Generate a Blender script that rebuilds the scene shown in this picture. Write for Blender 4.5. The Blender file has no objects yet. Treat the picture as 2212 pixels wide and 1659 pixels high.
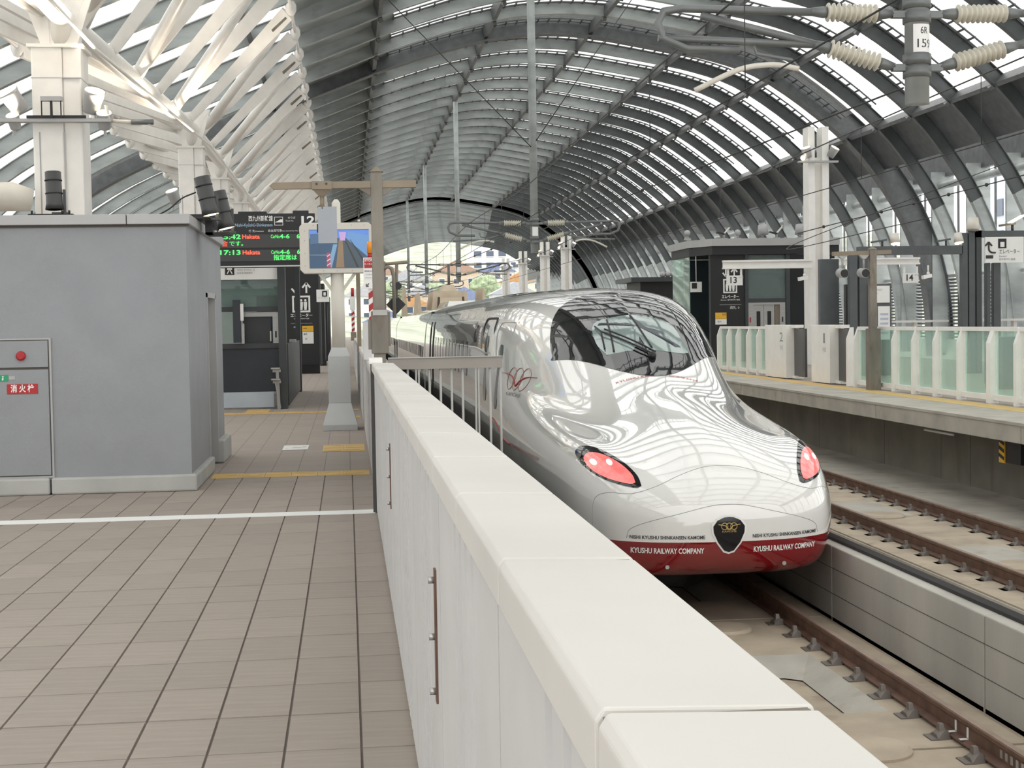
import bpy, bmesh, math, random
import numpy as np
from mathutils import Vector, Matrix
from mathutils.bvhtree import BVHTree
random.seed(7)
SC = bpy.context.scene
COL = SC.collection

# ------------------------------------------------------------------ camera
def make_camera():
    yaw, pitch, roll = 0.11002113940453823, 0.041393039843980774, -0.017
    fw = Vector((math.sin(yaw)*math.cos(pitch), math.cos(yaw)*math.cos(pitch), -math.sin(pitch)))
    rt = Vector((math.cos(yaw), -math.sin(yaw), 0)); up = rt.cross(fw)
    R = rt*math.cos(roll)+up*math.sin(roll); U = up*math.cos(roll)-rt*math.sin(roll)
    c = bpy.data.cameras.new('camera'); o = bpy.data.objects.new('camera', c); COL.objects.link(o)
    m = Matrix(((R.x, U.x, -fw.x, 0), (R.y, U.y, -fw.y, 0), (R.z, U.z, -fw.z, 1.65), (0, 0, 0, 1)))
    o.matrix_world = m
    c.sensor_fit = 'HORIZONTAL'; c.sensor_width = 36; c.lens = 3200/2212*36
    c.clip_end = 2000; c.clip_start = 0.05
    SC.camera = o
make_camera()

# ------------------------------------------------------------------ sky and exposure
w = bpy.data.worlds.new('overcast_sky'); SC.world = w; w.use_nodes = True
bg = w.node_tree.nodes['Background']; bg.inputs[0].default_value = (1.0, 0.99, 0.965, 1); bg.inputs[1].default_value = 1.0
SC.view_settings.view_transform = 'Standard'; SC.view_settings.look = 'None'
SC.view_settings.gamma = 1.0; SC.view_settings.use_curve_mapping = False
SC.view_settings.exposure = 1.06
SC.cycles.transparent_max_bounces = 48

# ------------------------------------------------------------------ materials
MATS = {}
def mat(name, col, rough=0.5, metal=0.0, var=0.06, scale=3.0, bump=0.0, coat=0.0, emit=0.0, rnd=0.0, stretch=(1, 1, 1), spec=0.5, bscale=40, stain=None):
    """procedural material: colour broken up by noise, optional relief, per-object variation and stains"""
    if name in MATS: return MATS[name]
    m = bpy.data.materials.new(name); m.use_nodes = True; nt = m.node_tree; N = nt.nodes; L = nt.links
    b = N['Principled BSDF']
    b.inputs['Roughness'].default_value = rough; b.inputs['Metallic'].default_value = metal
    b.inputs['Specular IOR Level'].default_value = spec
    if coat: b.inputs['Coat Weight'].default_value = coat; b.inputs['Coat Roughness'].default_value = 0.03
    tc = N.new('ShaderNodeTexCoord'); mp = N.new('ShaderNodeMapping'); mp.inputs['Scale'].default_value = stretch
    L.new(tc.outputs['Object'], mp.inputs['Vector'])
    nz = N.new('ShaderNodeTexNoise'); nz.inputs['Scale'].default_value = scale; nz.inputs['Detail'].default_value = 4
    L.new(mp.outputs[0], nz.inputs['Vector'])
    cr = N.new('ShaderNodeValToRGB'); e = cr.color_ramp.elements
    e[0].position = 0.3; e[1].position = 0.7
    e[0].color = (*[max(0, c*(1-var)) for c in col], 1); e[1].color = (*[min(1, c*(1+var)) for c in col], 1)
    L.new(nz.outputs['Fac'], cr.inputs[0]); last = cr.outputs[0]
    if stain:
        n2 = N.new('ShaderNodeTexNoise'); n2.inputs['Scale'].default_value = stain[2]; n2.inputs['Detail'].default_value = 6
        mp2 = N.new('ShaderNodeMapping'); mp2.inputs['Scale'].default_value = stain[3] if len(stain) > 3 else (1, 1, 1)
        L.new(tc.outputs['Object'], mp2.inputs['Vector']); L.new(mp2.outputs[0], n2.inputs['Vector'])
        r2 = N.new('ShaderNodeValToRGB'); r2.color_ramp.elements[0].position = stain[1]; r2.color_ramp.elements[1].position = stain[1]+0.2
        L.new(n2.outputs['Fac'], r2.inputs[0])
        mx = N.new('ShaderNodeMix'); mx.data_type = 'RGBA'; mx.inputs[7].default_value = (*stain[0], 1)
        L.new(r2.outputs[0], mx.inputs[0]); L.new(last, mx.inputs[6]); last = mx.outputs[2]
    if rnd:
        oi = N.new('ShaderNodeObjectInfo'); mr = N.new('ShaderNodeMapRange')
        mr.inputs['To Min'].default_value = 1-rnd; mr.inputs['To Max'].default_value = 1+rnd
        L.new(oi.outputs['Random'], mr.inputs['Value'])
        hs = N.new('ShaderNodeHueSaturation'); L.new(mr.outputs[0], hs.inputs['Value']); L.new(last, hs.inputs['Color']); last = hs.outputs[0]
    L.new(last, b.inputs['Base Color'])
    if bump:
        n3 = N.new('ShaderNodeTexNoise'); n3.inputs['Scale'].default_value = bscale; L.new(mp.outputs[0], n3.inputs['Vector'])
        bp = N.new('ShaderNodeBump'); bp.inputs['Strength'].default_value = bump; bp.inputs['Distance'].default_value = 0.01
        L.new(n3.outputs['Fac'], bp.inputs['Height']); L.new(bp.outputs[0], b.inputs['Normal'])
    if emit:
        b.inputs['Emission Color'].default_value = (*col, 1); b.inputs['Emission Strength'].default_value = emit
    MATS[name] = m; return m

def glassmat(name, tint, alpha, rough=0.02, refl=0.9):
    if name in MATS: return MATS[name]
    m = bpy.data.materials.new(name); m.use_nodes = True; nt = m.node_tree; N = nt.nodes; L = nt.links
    N.remove(N['Principled BSDF']); out = N['Material Output']
    tr = N.new('ShaderNodeBsdfTransparent'); tr.inputs[0].default_value = (*tint, 1)
    df = N.new('ShaderNodeBsdfDiffuse'); df.inputs[0].default_value = (*tint, 1)
    gl = N.new('ShaderNodeBsdfGlossy'); gl.inputs['Roughness'].default_value = rough
    a = N.new('ShaderNodeMixShader'); a.inputs[0].default_value = alpha
    nz = N.new('ShaderNodeTexNoise'); nz.inputs['Scale'].default_value = 1.5
    mr = N.new('ShaderNodeMapRange'); mr.inputs['To Min'].default_value = alpha*0.8; mr.inputs['To Max'].default_value = min(1, alpha*1.2)
    L.new(nz.outputs['Fac'], mr.inputs['Value']); L.new(mr.outputs[0], a.inputs[0])
    L.new(tr.outputs[0], a.inputs[1]); L.new(df.outputs[0], a.inputs[2])
    b2 = N.new('ShaderNodeMixShader'); fr = N.new('ShaderNodeFresnel'); fr.inputs[0].default_value = 1.45
    ge = N.new('ShaderNodeNewGeometry'); sb = N.new('ShaderNodeMath'); sb.operation = 'SUBTRACT'; sb.inputs[0].default_value = refl; ml = N.new('ShaderNodeMath'); ml.operation = 'MULTIPLY'
    L.new(ge.outputs['Backfacing'], sb.inputs[1]); sb.use_clamp = True; L.new(sb.outputs[0], ml.inputs[0]); L.new(fr.outputs[0], ml.inputs[1]); L.new(ml.outputs[0], b2.inputs[0]); L.new(a.outputs[0], b2.inputs[1]); L.new(gl.outputs[0], b2.inputs[2])
    L.new(b2.outputs[0], out.inputs[0]); MATS[name] = m; return m

# ------------------------------------------------------------------ mesh helpers
class MB:
    """collects shapes (world coordinates) that become ONE mesh object"""
    def __init__(s): s.v = []; s.f = []; s.sm = []
    def add(s, vs, fs, smooth=False):
        k = len(s.v); s.v += [tuple(p) for p in vs]
        for f in fs: s.f.append(tuple(i+k for i in f)); s.sm.append(smooth)
        return s
    def box(s, x0, x1, y0, y1, z0, z1):
        vs = [(x0, y0, z0), (x1, y0, z0), (x1, y1, z0), (x0, y1, z0), (x0, y0, z1), (x1, y0, z1), (x1, y1, z1), (x0, y1, z1)]
        return s.add(vs, [(3, 2, 1, 0), (4, 5, 6, 7), (0, 1, 5, 4), (1, 2, 6, 5), (2, 3, 7, 6), (3, 0, 4, 7)])
    def bar(s, p0, p1, w, h, up=(0, 0, 1), w1=None, h1=None):
        p0, p1 = Vector(p0), Vector(p1); d = (p1-p0).normalized(); u = Vector(up)
        r = d.cross(u)
        if r.length < 1e-4: r = d.cross(Vector((1, 0, 0)))
        r.normalize(); u = r.cross(d); w1 = w if w1 is None else w1; h1 = h if h1 is None else h1; vs = []
        for p, a, b in ((p0, w/2, h/2), (p1, w1/2, h1/2)):
            vs += [p-r*a-u*b, p+r*a-u*b, p+r*a+u*b, p-r*a+u*b]
        return s.add(vs, [(3, 2, 1, 0), (4, 5, 6, 7), (0, 1, 5, 4), (1, 2, 6, 5), (2, 3, 7, 6), (3, 0, 4, 7)])
    def tube(s, pts, r, n=10, cap=True):
        pts = [Vector(p) for p in pts]; rs = r if isinstance(r, (list, tuple)) else [r]*len(pts); k = len(s.v); up = None
        for i, p in enumerate(pts):
            d = (pts[min(i+1, len(pts)-1)]-pts[max(i-1, 0)])
            d = d.normalized() if d.length > 0 else Vector((0, 0, 1))
            if up is None: up = Vector((0, 0, 1)) if abs(d.z) < 0.9 else Vector((1, 0, 0))
            a = d.cross(up).normalized(); b = a.cross(d); up = b
            for j in range(n):
                t = 2*math.pi*j/n; s.v.append(tuple(p+a*math.cos(t)*rs[i]+b*math.sin(t)*rs[i]))
        for i in range(len(pts)-1):
            for j in range(n):
                j2 = (j+1) % n; s.f.append((k+i*n+j, k+i*n+j2, k+(i+1)*n+j2, k+(i+1)*n+j)); s.sm.append(True)
        if cap:
            s.f.append(tuple(k+j for j in reversed(range(n)))); s.sm.append(False)
            q = k+(len(pts)-1)*n; s.f.append(tuple(q+j for j in range(n))); s.sm.append(False)
        return s
    def prism(s, poly, vec):
        """closed polygon (3d points) swept along vec"""
        n = len(poly); vec = Vector(vec); vs = [Vector(p) for p in poly]; vs += [p+vec for p in vs]
        fs = [tuple(reversed(range(n))), tuple(range(n, 2*n))] + [(i, (i+1) % n, n+(i+1) % n, n+i) for i in range(n)]
        return s.add(vs, fs)
    def quad(s, a, b, c, d): return s.add([a, b, c, d], [(0, 1, 2, 3)])
    def ball(s, c, r, n=10, sz=1.0):
        vs = [(c[0], c[1], c[2]-r*sz)]; fs = []; m = n//2
        for i in range(1, m):
            t = math.pi*i/m
            for j in range(n): a = 2*math.pi*j/n; vs.append((c[0]+r*math.sin(t)*math.cos(a), c[1]+r*math.sin(t)*math.sin(a), c[2]-r*math.cos(t)*sz))
        vs.append((c[0], c[1], c[2]+r*sz))
        for j in range(n): fs.append((0, 1+(j+1) % n, 1+j))
        for i in range(m-2):
            for j in range(n): a = 1+i*n; fs.append((a+j, a+(j+1) % n, a+n+(j+1) % n, a+n+j))
        q = len(vs)-1; a = 1+(m-2)*n
        for j in range(n): fs.append((a+j, a+(j+1) % n, q))
        return s.add(vs, fs, True)
    def build(s, name, m, parent=None, bevel=0.0, kind=None):
        off = root_loc(parent); me = bpy.data.meshes.new(name)
        me.from_pydata([(x-off[0], y-off[1], z-off[2]) for x, y, z in s.v], [], s.f)
        me.polygons.foreach_set('use_smooth', s.sm); me.materials.append(m); me.update()
        o = bpy.data.objects.new(name, me); COL.objects.link(o)
        if parent is not None: o.parent = parent
        if bevel:
            b = o.modifiers.new('bevel', 'BEVEL'); b.width = bevel; b.segments = 2; b.limit_method = 'ANGLE'
        if kind: o['kind'] = kind
        return o
def root_loc(p):
    l = Vector((0, 0, 0))
    while p is not None: l += p.location; p = p.parent
    return l
def box(name, m, parent, x0, x1, y0, y1, z0, z1, bevel=0.0): return MB().box(x0, x1, y0, y1, z0, z1).build(name, m, parent, bevel)
def tag(o, label, cat, group=None):
    o['label'] = label; o['category'] = cat
    if group: o['group'] = group
    return o
def thing(name, label, cat, loc=(0, 0, 0), group=None):
    o = bpy.data.objects.new(name, None); COL.objects.link(o); o.location = loc; o.empty_display_size = 0.2
    return tag(o, label, cat, group)
def struct(name, loc=(0, 0, 0)):
    o = bpy.data.objects.new(name, None); COL.objects.link(o); o.location = loc; o['kind'] = 'structure'; return o
def copy_tree(o, parent=None):
    c = o.copy(); COL.objects.link(c); c.parent = parent
    for ch in o.children: copy_tree(ch, c)
    return c
def kids_copy(src, parent, off=(0, 0, 0)):
    c = src.copy(); COL.objects.link(c); c.parent = parent; c.location = Vector(src.location)+Vector(off); return c
def text_mesh(body, size, bold=0.0, align='LEFT', width=None):
    """triangulated flat lettering as (verts 2d, faces)"""
    c = bpy.data.curves.new('lettering', 'FONT'); c.body = body; c.size = size; c.offset = bold; c.resolution_u = 3
    c.align_x = align; c.align_y = 'CENTER'
    o = bpy.data.objects.new('lettering', c); COL.objects.link(o); bpy.context.view_layer.update()
    me = bpy.data.meshes.new_from_object(o.evaluated_get(bpy.context.evaluated_depsgraph_get()))
    vs = [(v.co.x, v.co.y) for v in me.vertices]; fs = [tuple(p.vertices) for p in me.polygons]
    bpy.data.objects.remove(o); bpy.data.curves.remove(c); bpy.data.meshes.remove(me)
    if width and vs:
        xs = [v[0] for v in vs]; k = width/max(1e-6, max(xs)-min(xs)); vs = [(x*k, y) for x, y in vs]
    return vs, fs
def text(body, size, m, parent, o, r=(1, 0, 0), u=(0, 0, 1), bold=0.0, align='LEFT', width=None, name='lettering'):
    vs, fs = text_mesh(body, size, bold, align, width); o, r, u = Vector(o), Vector(r), Vector(u)
    return MB().add([o+r*x+u*y for x, y in vs], fs).build(name, m, parent)
def catmull(P, n):
    """smooth polyline through points P, n samples per span"""
    P = [np.array(p, float) for p in P]; Q = [2*P[0]-P[1]]+P+[2*P[-1]-P[-2]]; out = []
    for i in range(1, len(Q)-2):
        a, b, c, d = Q[i-1:i+3]
        for k in range(n):
            t = k/n; out.append(0.5*((2*b)+(c-a)*t+(2*a-5*b+4*c-d)*t*t+(3*b-a-3*c+d)*t**3))
    out.append(P[-1]); return out

# ------------------------------------------------------------------ material palette
M_tile = mat('taupe_stone_tile', (0.31, 0.264, 0.226), 0.6, var=0.10, scale=2.5, rnd=0.06, stretch=(1, 9, 1), stain=((0.28, 0.235, 0.2), 0.6, 3, (1, 14, 1)))
M_grout = mat('dark_tile_grout', (0.19, 0.168, 0.15), 0.85)
M_concd = mat('stained_shade_concrete', (0.21, 0.195, 0.165), 0.9, var=0.18, scale=1.0, bump=0.2, stain=((0.14, 0.125, 0.10), 0.6, 1.5, (1, 2, 0.3)))  # darker concrete copy: shade under the platform overhang is put into its colour
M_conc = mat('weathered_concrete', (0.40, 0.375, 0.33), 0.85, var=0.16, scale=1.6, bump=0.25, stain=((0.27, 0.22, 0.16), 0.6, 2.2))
M_concw = mat('streaked_concrete_wall', (0.44, 0.42, 0.38), 0.85, var=0.14, scale=1.2, bump=0.25, stretch=(1, 1, 0.35), stain=((0.30, 0.26, 0.21), 0.62, 1.6, (1, 2.5, 0.25)))
M_slab = mat('tan_track_concrete', (0.40, 0.335, 0.255), 0.85, var=0.16, scale=2.0, bump=0.3, stain=((0.25, 0.19, 0.13), 0.6, 2.8))
M_groove = mat('dark_joint', (0.09, 0.08, 0.07), 0.9)
M_rail = mat('rusty_rail_steel', (0.15, 0.085, 0.06), 0.55, 0.3, var=0.25, scale=6)
M_railtop = mat('worn_rail_head', (0.33, 0.24, 0.19), 0.35, 0.6, var=0.15)
M_galv = mat('galvanised_steel', (0.33, 0.355, 0.35), 0.45, 0.25, var=0.22, scale=1.3, rnd=0.10, stretch=(0.5, 1, 1.5), stain=((0.22, 0.24, 0.24), 0.55, 0.9))
M_galvr = mat('dark_weathered_rib_steel', (0.08, 0.09, 0.09), 0.5, 0.2, var=0.3, scale=0.8, rnd=0.12, stain=((0.15, 0.165, 0.165), 0.6, 0.7))
M_galvd = mat('dark_galvanised_steel', (0.10, 0.108, 0.11), 0.5, 0.25, var=0.2, rnd=0.08)
M_white = mat('white_painted_steel', (0.84, 0.815, 0.775), 0.4, var=0.04, rnd=0.02)
M_whitef = mat('white_powder_coat', (0.82, 0.81, 0.78), 0.45, var=0.04)
M_cop = mat('pale_stone_coping', (0.60, 0.58, 0.545), 0.6, var=0.06, scale=1.4, rnd=0.03, stain=((0.56, 0.535, 0.49), 0.62, 1.5))
M_panel = mat('light_grey_fence_panel', (0.55, 0.545, 0.54), 0.55, var=0.04, rnd=0.02)
M_bldg = mat('blue_grey_render_wall', (0.285, 0.295, 0.312), 0.7, var=0.05, scale=2, bump=0.15, bscale=160)
M_bldgb = mat('pale_concrete_plinth', (0.42, 0.42, 0.40), 0.75, var=0.08)
M_cap = mat('grey_parapet_metal', (0.40, 0.40, 0.40), 0.45, 0.2, var=0.04)
M_navy = mat('dark_navy_panel', (0.028, 0.035, 0.045), 0.35, var=0.1)
M_black = mat('matt_black', (0.012, 0.012, 0.014), 0.5, var=0.1)
M_blackg = mat('gloss_black', (0.01, 0.01, 0.012), 0.12, var=0.1)
M_steel = mat('brushed_steel', (0.45, 0.45, 0.44), 0.3, 0.6, var=0.08, stretch=(1, 1, 12))
M_wht = mat('sign_white', (0.80, 0.80, 0.78), 0.5, var=0.02)
M_ink = mat('sign_ink', (0.03, 0.03, 0.03), 0.5)
M_inkg = mat('sign_grey_ink', (0.25, 0.25, 0.25), 0.5)
M_redp = mat('sign_red', (0.40, 0.015, 0.02), 0.45)
M_green = mat('exit_green', (0.02, 0.30, 0.14), 0.45)
M_yel = mat('tactile_yellow', (0.62, 0.42, 0.16), 0.6, var=0.1, rnd=0.06)
M_ylab = mat('notice_yellow', (0.75, 0.42, 0.03), 0.45)
M_rust = mat('weathered_steel_post', (0.23, 0.21, 0.18), 0.6, 0.4, var=0.25, scale=3, stretch=(1, 1, 0.3), stain=((0.15, 0.11, 0.075), 0.55, 5, (1, 1, 0.4)))
M_arm = mat('brown_coated_arm', (0.25, 0.205, 0.15), 0.55, 0.2, var=0.12)
M_pipe = mat('grey_catenary_pipe', (0.17, 0.18, 0.18), 0.45, 0.4, var=0.12)
M_ins = mat('cream_porcelain', (0.62, 0.59, 0.50), 0.3, var=0.06)
M_wire = mat('dark_wire', (0.03, 0.03, 0.03), 0.5)
M_lamp = mat('lit_lamp_face', (1.0, 0.88, 0.62), 0.4, emit=2.2)
M_ledg = mat('green_led', (0.08, 0.9, 0.15), 0.4, emit=0.55)
M_ledr = mat('red_led', (1.0, 0.10, 0.05), 0.4, emit=0.55)
M_orange = mat('orange_beacon', (0.80, 0.28, 0.02), 0.3)
G_roof = glassmat('roof_glazing', (0.97, 0.98, 0.98), 0.12, 0.1, 0.3)
G_green = glassmat('greenish_fence_glass', (0.78, 0.93, 0.87), 0.24)
G_dark = glassmat('tinted_shaft_glass', (0.45, 0.55, 0.53), 0.25)
M_smoke = mat('smoked_door_glass', (0.045, 0.045, 0.045), 0.15, var=0.1)
# ================================================================== SETTING
# ---- left platform floor with its tiles
floor = struct('floor', (0, 0, 0))
MB().box(-16, 0.42, -6, 12.72, -0.9, -0.012).box(-16, 1.8, 12.72, 215, -0.9, -0.012).build('platform_slab', M_grout, floor)
def tile_mat_far():
    m = mat('taupe_stone_paving', (0.285, 0.25, 0.225), 0.6); nt = m.node_tree; N = nt.nodes; L = nt.links
    br = N.new('ShaderNodeTexBrick'); br.offset = 0.0; br.inputs['Scale'].default_value = 1; br.inputs['Mortar Size'].default_value = 0.006
    br.inputs['Brick Width'].default_value = 0.298; br.inputs['Row Height'].default_value = 0.57
    for i, c in ((1, (0.34, 0.29, 0.25)), (2, (0.315, 0.27, 0.232)), (3, (0.20, 0.17, 0.15))): br.inputs[i].default_value = (*c, 1)
    tc = N.new('ShaderNodeTexCoord'); L.new(tc.outputs['Object'], br.inputs['Vector']); L.new(br.outputs[0], N['Principled BSDF'].inputs['Base Color']); return m
M_tilefar = tile_mat_far()
XL = [0.021-0.298*k for k in range(-1, 12)]; XL[0] = 0.30
rows = list(np.linspace(4.68, 6.30, 4)) + list(np.linspace(6.30, 9.54, 7))[1:] + list(np.linspace(9.54, 13.11, 7))[1:] + list(np.linspace(13.11, 16.5, 7))[1:]
g = 0.0035; tcache = {}
for i in range(len(XL)-1):
    for j in range(len(rows)-1):
        x1, x0, y0, y1 = XL[i], XL[i+1], rows[j], rows[j+1]
        if y0 > 15.0 and x1 < -1.7: continue
        if x0 < -2.1 and y1 < 7.9 and (x0+0.2)/y1 < -0.27: continue
        y0 += 0.004 if min(abs(y0-6.30), abs(y0-9.54)) < 1e-3 else 0; y1 -= 0.004 if min(abs(y1-6.30), abs(y1-9.54)) < 1e-3 else 0
        key = (round(x1-x0, 3), round(y1-y0, 3))
        if key not in tcache:
            a, b = (x1-x0)/2-g, (y1-y0)/2-g; c = 0.002
            me = bpy.data.meshes.new('tile')
            me.from_pydata([(-a, -b, -0.012), (a, -b, -0.012), (a, b, -0.012), (-a, b, -0.012), (-a+c, -b+c, 0), (a-c, -b+c, 0), (a-c, b-c, 0), (-a+c, b-c, 0)], [],
                           [(4, 5, 6, 7), (0, 1, 5, 4), (1, 2, 6, 5), (2, 3, 7, 6), (3, 0, 4, 7)])
            me.materials.append(M_tile); tcache[key] = me
        o = bpy.data.objects.new('tile', tcache[key]); COL.objects.link(o); o.parent = floor
        o.location = ((x0+x1)/2, (y0+y1)/2, random.uniform(-0.0012, 0.0))
MB().box(-16, 0.30, 16.502, 215, -0.02, -0.0015).box(-16, 0.42, -6, 4.678, -0.02, -0.0015).box(-16, -3.262, 4.678, 16.502, -0.02, -0.0015).box(0.305, 1.79, 13.0, 215, -0.02, -0.0015).build('far_paving', M_tilefar, floor)
MB().box(1.66, 1.84, 12.68, 215, -0.16, 0.003).build('edge_kerb', M_bldgb, floor)
# ---- track pit
bed = struct('track_bed', (0, 0, 0))
MB().box(0.42, 5.2, -12, 260, -2.4, -1.82).box(5.2, 11.5, -12, 260, -2.4, -1.62).build('pit_floor', M_slab, bed)
MB().box(0.42, 0.5, -8, 12.72, -1.9, -0.02).box(1.74, 1.80, 12.72, 215, -1.9, -0.16).build('platform_face', M_concw, bed)
TX, TZ, TIP = 3.85, -1.40, 14.80            # track under the train: centre, rail top, nose tip
def slab(y0, hole):
    """one precast frame slab with a sunk rectangular well"""
    x0, x1, y1, zt, zb = TX-1.22, TX+1.22, y0+4.9, -1.60, -1.80; b = MB()
    if not hole: return b.box(x0, x1, y0, y1, zb, zt)
    hx0, hx1, hy0, hy1 = TX-0.62, TX+0.18, y0+1.05, y0+2.75; sx = 0.24
    hx0, hx1 = TX-0.55, TX+0.28
    b.box(x0, x1, y0, hy0, zb, zt).box(x0, x1, hy1+0.45, y1, zb, zt).box(x0, hx0-sx, hy0, hy1+0.45, zb, zt).box(hx1+sx, x1, hy0, hy1+0.45, zb, zt)
    return b
for k in range(-2, 4):
    y0 = 10.62+4.95*k
    slab(y0, True).build('track_slab', M_slab, bed)
    # bevelled well sides
    hx0, hx1, hy0, hy1, sx = TX-0.55, TX+0.28, y0+1.05, y0+2.75, 0.24
    b = MB(); zt, zb = -1.60, -1.715
    o = [(hx0-sx, hy0, zt), (hx1+sx, hy0, zt), (hx1+sx, hy1+0.45, zt), (hx0-sx, hy1+0.45, zt)]
    i = [(hx0, hy0, zb), (hx1, hy0, zb), (hx1, hy1-0.12, zb), (hx1-0.14, hy1, zb), (hx0+0.14, hy1, zb), (hx0, hy1-0.12, zb)]
    b.add(o+i, [(0, 1, 5, 4), (1, 2, 7, 6, 5), (2, 3, 8, 7), (3, 0, 4, 9, 8)]).build('well_bevel', M_conc, bed)
    i2 = [(x, y, zb-0.02) for x, y, z in i]; b = MB()
    b.add(i+i2, [(k2, (k2+1) % 6, 6+(k2+1) % 6, 6+k2) for k2 in range(6)]).build('well_seam', M_black, bed)
    MB().add([(x, y, zb-0.012) for x, y, z in i], [(0, 1, 2, 3, 4, 5)]).build('well_floor', M_slab, bed)
MB().box(TX-1.22, TX+1.22, 30.5, 260, -1.80, -1.60).build('far_track_slab', M_slab, bed)
# shelf right of the rail and low wall between the tracks
MB().box(TX+1.22, 5.2, -12, 260, -1.9, -1.66).build('drain_shelf', M_slab, bed)
lw = struct('wall_centre', (5.2, 0, -1.9))
ys = [-12, 0.6, 4.3, 8.0, 11.7, 15.6, 19.5, 23.4, 27.3, 31.2, 60, 120, 260]
for a, b_ in zip(ys, ys[1:]):
    box('wall_panel', M_concw, lw, 5.2, 5.45, a+0.008, b_-0.008, -1.9, -0.84, 0.012)
MB().box(5.21, 5.44, -12, 260, -1.9, -0.86).build('joint_filler', M_groove, lw)
for z, dy in ((-1.08, 0), (-1.36, 0.6)):
    MB().box(5.197, 5.2, -12, 260, z-0.003, z+0.003).build('form_line', M_groove, lw)
b = MB(); b.add([(x+a*0.05, y, -0.836+h) for y in (-12, 200) for x, a, h in ((5.38, -1, 0), (5.38, 1, 0), (5.38, 1, 0.03), (5.38, 0.3, 0.05), (5.38, -0.1, 0.03), (5.38, -0.5, 0.055), (5.38, -1, 0.03))], [(0, 6, 5, 4, 3, 2, 1), (7, 8, 9, 10, 11, 12, 13)]+[(i, (i+1) % 7, 7+(i+1) % 7, 7+i) for i in range(7)])
tag(b.build('trackside_cable', M_black), 'pair of black cables lying on the low wall between the tracks', 'cable')
T2, Z2 = 8.21, -1.25
MB().box(6.98, 9.45, -12, 260, -1.75, -1.44).build('second_track_slab', M_slab, bed)
MB().box(6.955, 6.98, -12, 260, -1.75, -1.46).build('second_slab_face', M_concw, bed)
for k in range(6):
    y0 = 17.0+4.95*k
    MB().add([(T2-0.5, y0, -1.437), (T2+0.45, y0, -1.437), (T2+0.45, y0+1.9, -1.437), (T2-0.5, y0+1.9, -1.437)], [(0, 1, 2, 3)]).build('well_patch', M_conc, bed)
    box('drain_slot', M_black, bed, T2-0.47, T2-0.38, y0+0.1, y0+1.8, -1.44, -1.432)
def stopper(x, y, z, r, label):
    b = MB(); n = 28; vs = []
    for zz, rr in ((z-0.2, r), (z+0.02, r), (z+0.045, r-0.03)): vs += [(x+rr*math.cos(2*math.pi*i/n), y+rr*math.sin(2*math.pi*i/n), zz) for i in range(n)]
    fs = [tuple(range(2*n, 3*n))]+[(a*n+i, a*n+(i+1) % n, (a+1)*n+(i+1) % n, (a+1)*n+i) for a in (0, 1) for i in range(n)]
    o = b.add(vs, fs).build('track_stopper', M_slab); tag(o, label, 'concrete disc', 'round concrete stoppers between track slabs')
stopper(TX-0.02, 10.60, -1.60, 0.30, 'round concrete stopper nearest the camera, beside the rusty rail')
stopper(TX-0.02, 15.00, -1.60, 0.30, 'round concrete stopper in the shade under the train nose')
stopper(T2-0.05, 22.0, -1.44, 0.33, 'round concrete stopper between the empty rails, close to the train flank')
stopper(T2-0.05, 17.2, -1.44, 0.33, 'round concrete stopper between the empty rails, at the right edge')
def rail(x, zt, label, y0=-10, y1=220, ys=None, side=-1):
    r = thing('rail', label, 'rail', (x, 0, zt-0.18), 'running rails')
    P = [(-0.073, 0), (0.073, 0), (0.073, 0.012), (0.012, 0.03), (0.010, 0.125), (0.034, 0.14), (0.034, 0.168), (0.024, 0.176), (-0.024, 0.176), (-0.034, 0.168), (-0.034, 0.14), (-0.010, 0.125), (-0.012, 0.03), (-0.073, 0.012)]
    MB().prism([(x+a, y0, zt-0.176+h) for a, h in P], (0, y1-y0, 0)).build('web_and_foot', M_rail, r)
    box('running_surface', M_railtop, r, x-0.026, x+0.026, y0, y1, zt-0.002, zt+0.002)
    me = None
    for y in ys or []:
        if me is None:
            P = [(-0.23, 0.0), (-0.06, 0.0), (-0.045, 0.05), (-0.075, 0.08), (-0.10, 0.085), (-0.105, 0.13), (-0.14, 0.13), (-0.145, 0.075), (-0.17, 0.055), (-0.175, 0.03), (-0.23, 0.03)]
            Q = [0.085, 0.085, 0.04, 0.035, 0.035, 0.02, 0.02, 0.035, 0.035, 0.085, 0.085]; n = len(P)
            o = MB().add([(x+a, y-q, zt-0.22+h) for (a, h), q in zip(P, Q)]+[(x+a, y+q, zt-0.22+h) for (a, h), q in zip(P, Q)], [tuple(range(n)), tuple(reversed(range(n, 2*n)))]+[(i, n+i, n+(i+1) % n, (i+1) % n) for i in range(n)])
            me = o.build('fastener', M_fast, r); y_first = y
        else: kids_copy(me, r, (0, y-y_first, 0))
    return r
M_fast = mat('dull_iron_fastener', (0.16, 0.14, 0.125), 0.55, 0.4, var=0.2)
r1 = rail(TX+0.75, TZ, 'rusty rail running from under the train nose to the bottom right corner', ys=[9.62+0.625*k for k in range(10)])
rail(TX-0.75, TZ, 'rail under the train nose, hidden side of the occupied track', ys=[9.62+0.625*k for k in range(10)])
rail(T2-0.75, Z2, 'near rail of the empty second track, behind the low wall', ys=[15.2+0.625*k for k in range(14)])
rail(T2+0.75, Z2, 'far rail of the empty second track, below the opposite platform', ys=[17.0+0.625*k for k in range(20)])
for y in (10.62, 10.84):
    box('paint_mark', M_wht, r1, TX+0.75-0.0755, TX+0.75-0.011, y-0.02, y+0.02, TZ-0.15, TZ-0.146)
    MB().bar((TX+0.75-0.0125, y, TZ-0.14), (TX+0.75-0.0125, y, TZ-0.06), 0.004, 0.03, up=(0, 1, 0)).build('paint_mark', M_wht, r1)
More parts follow.
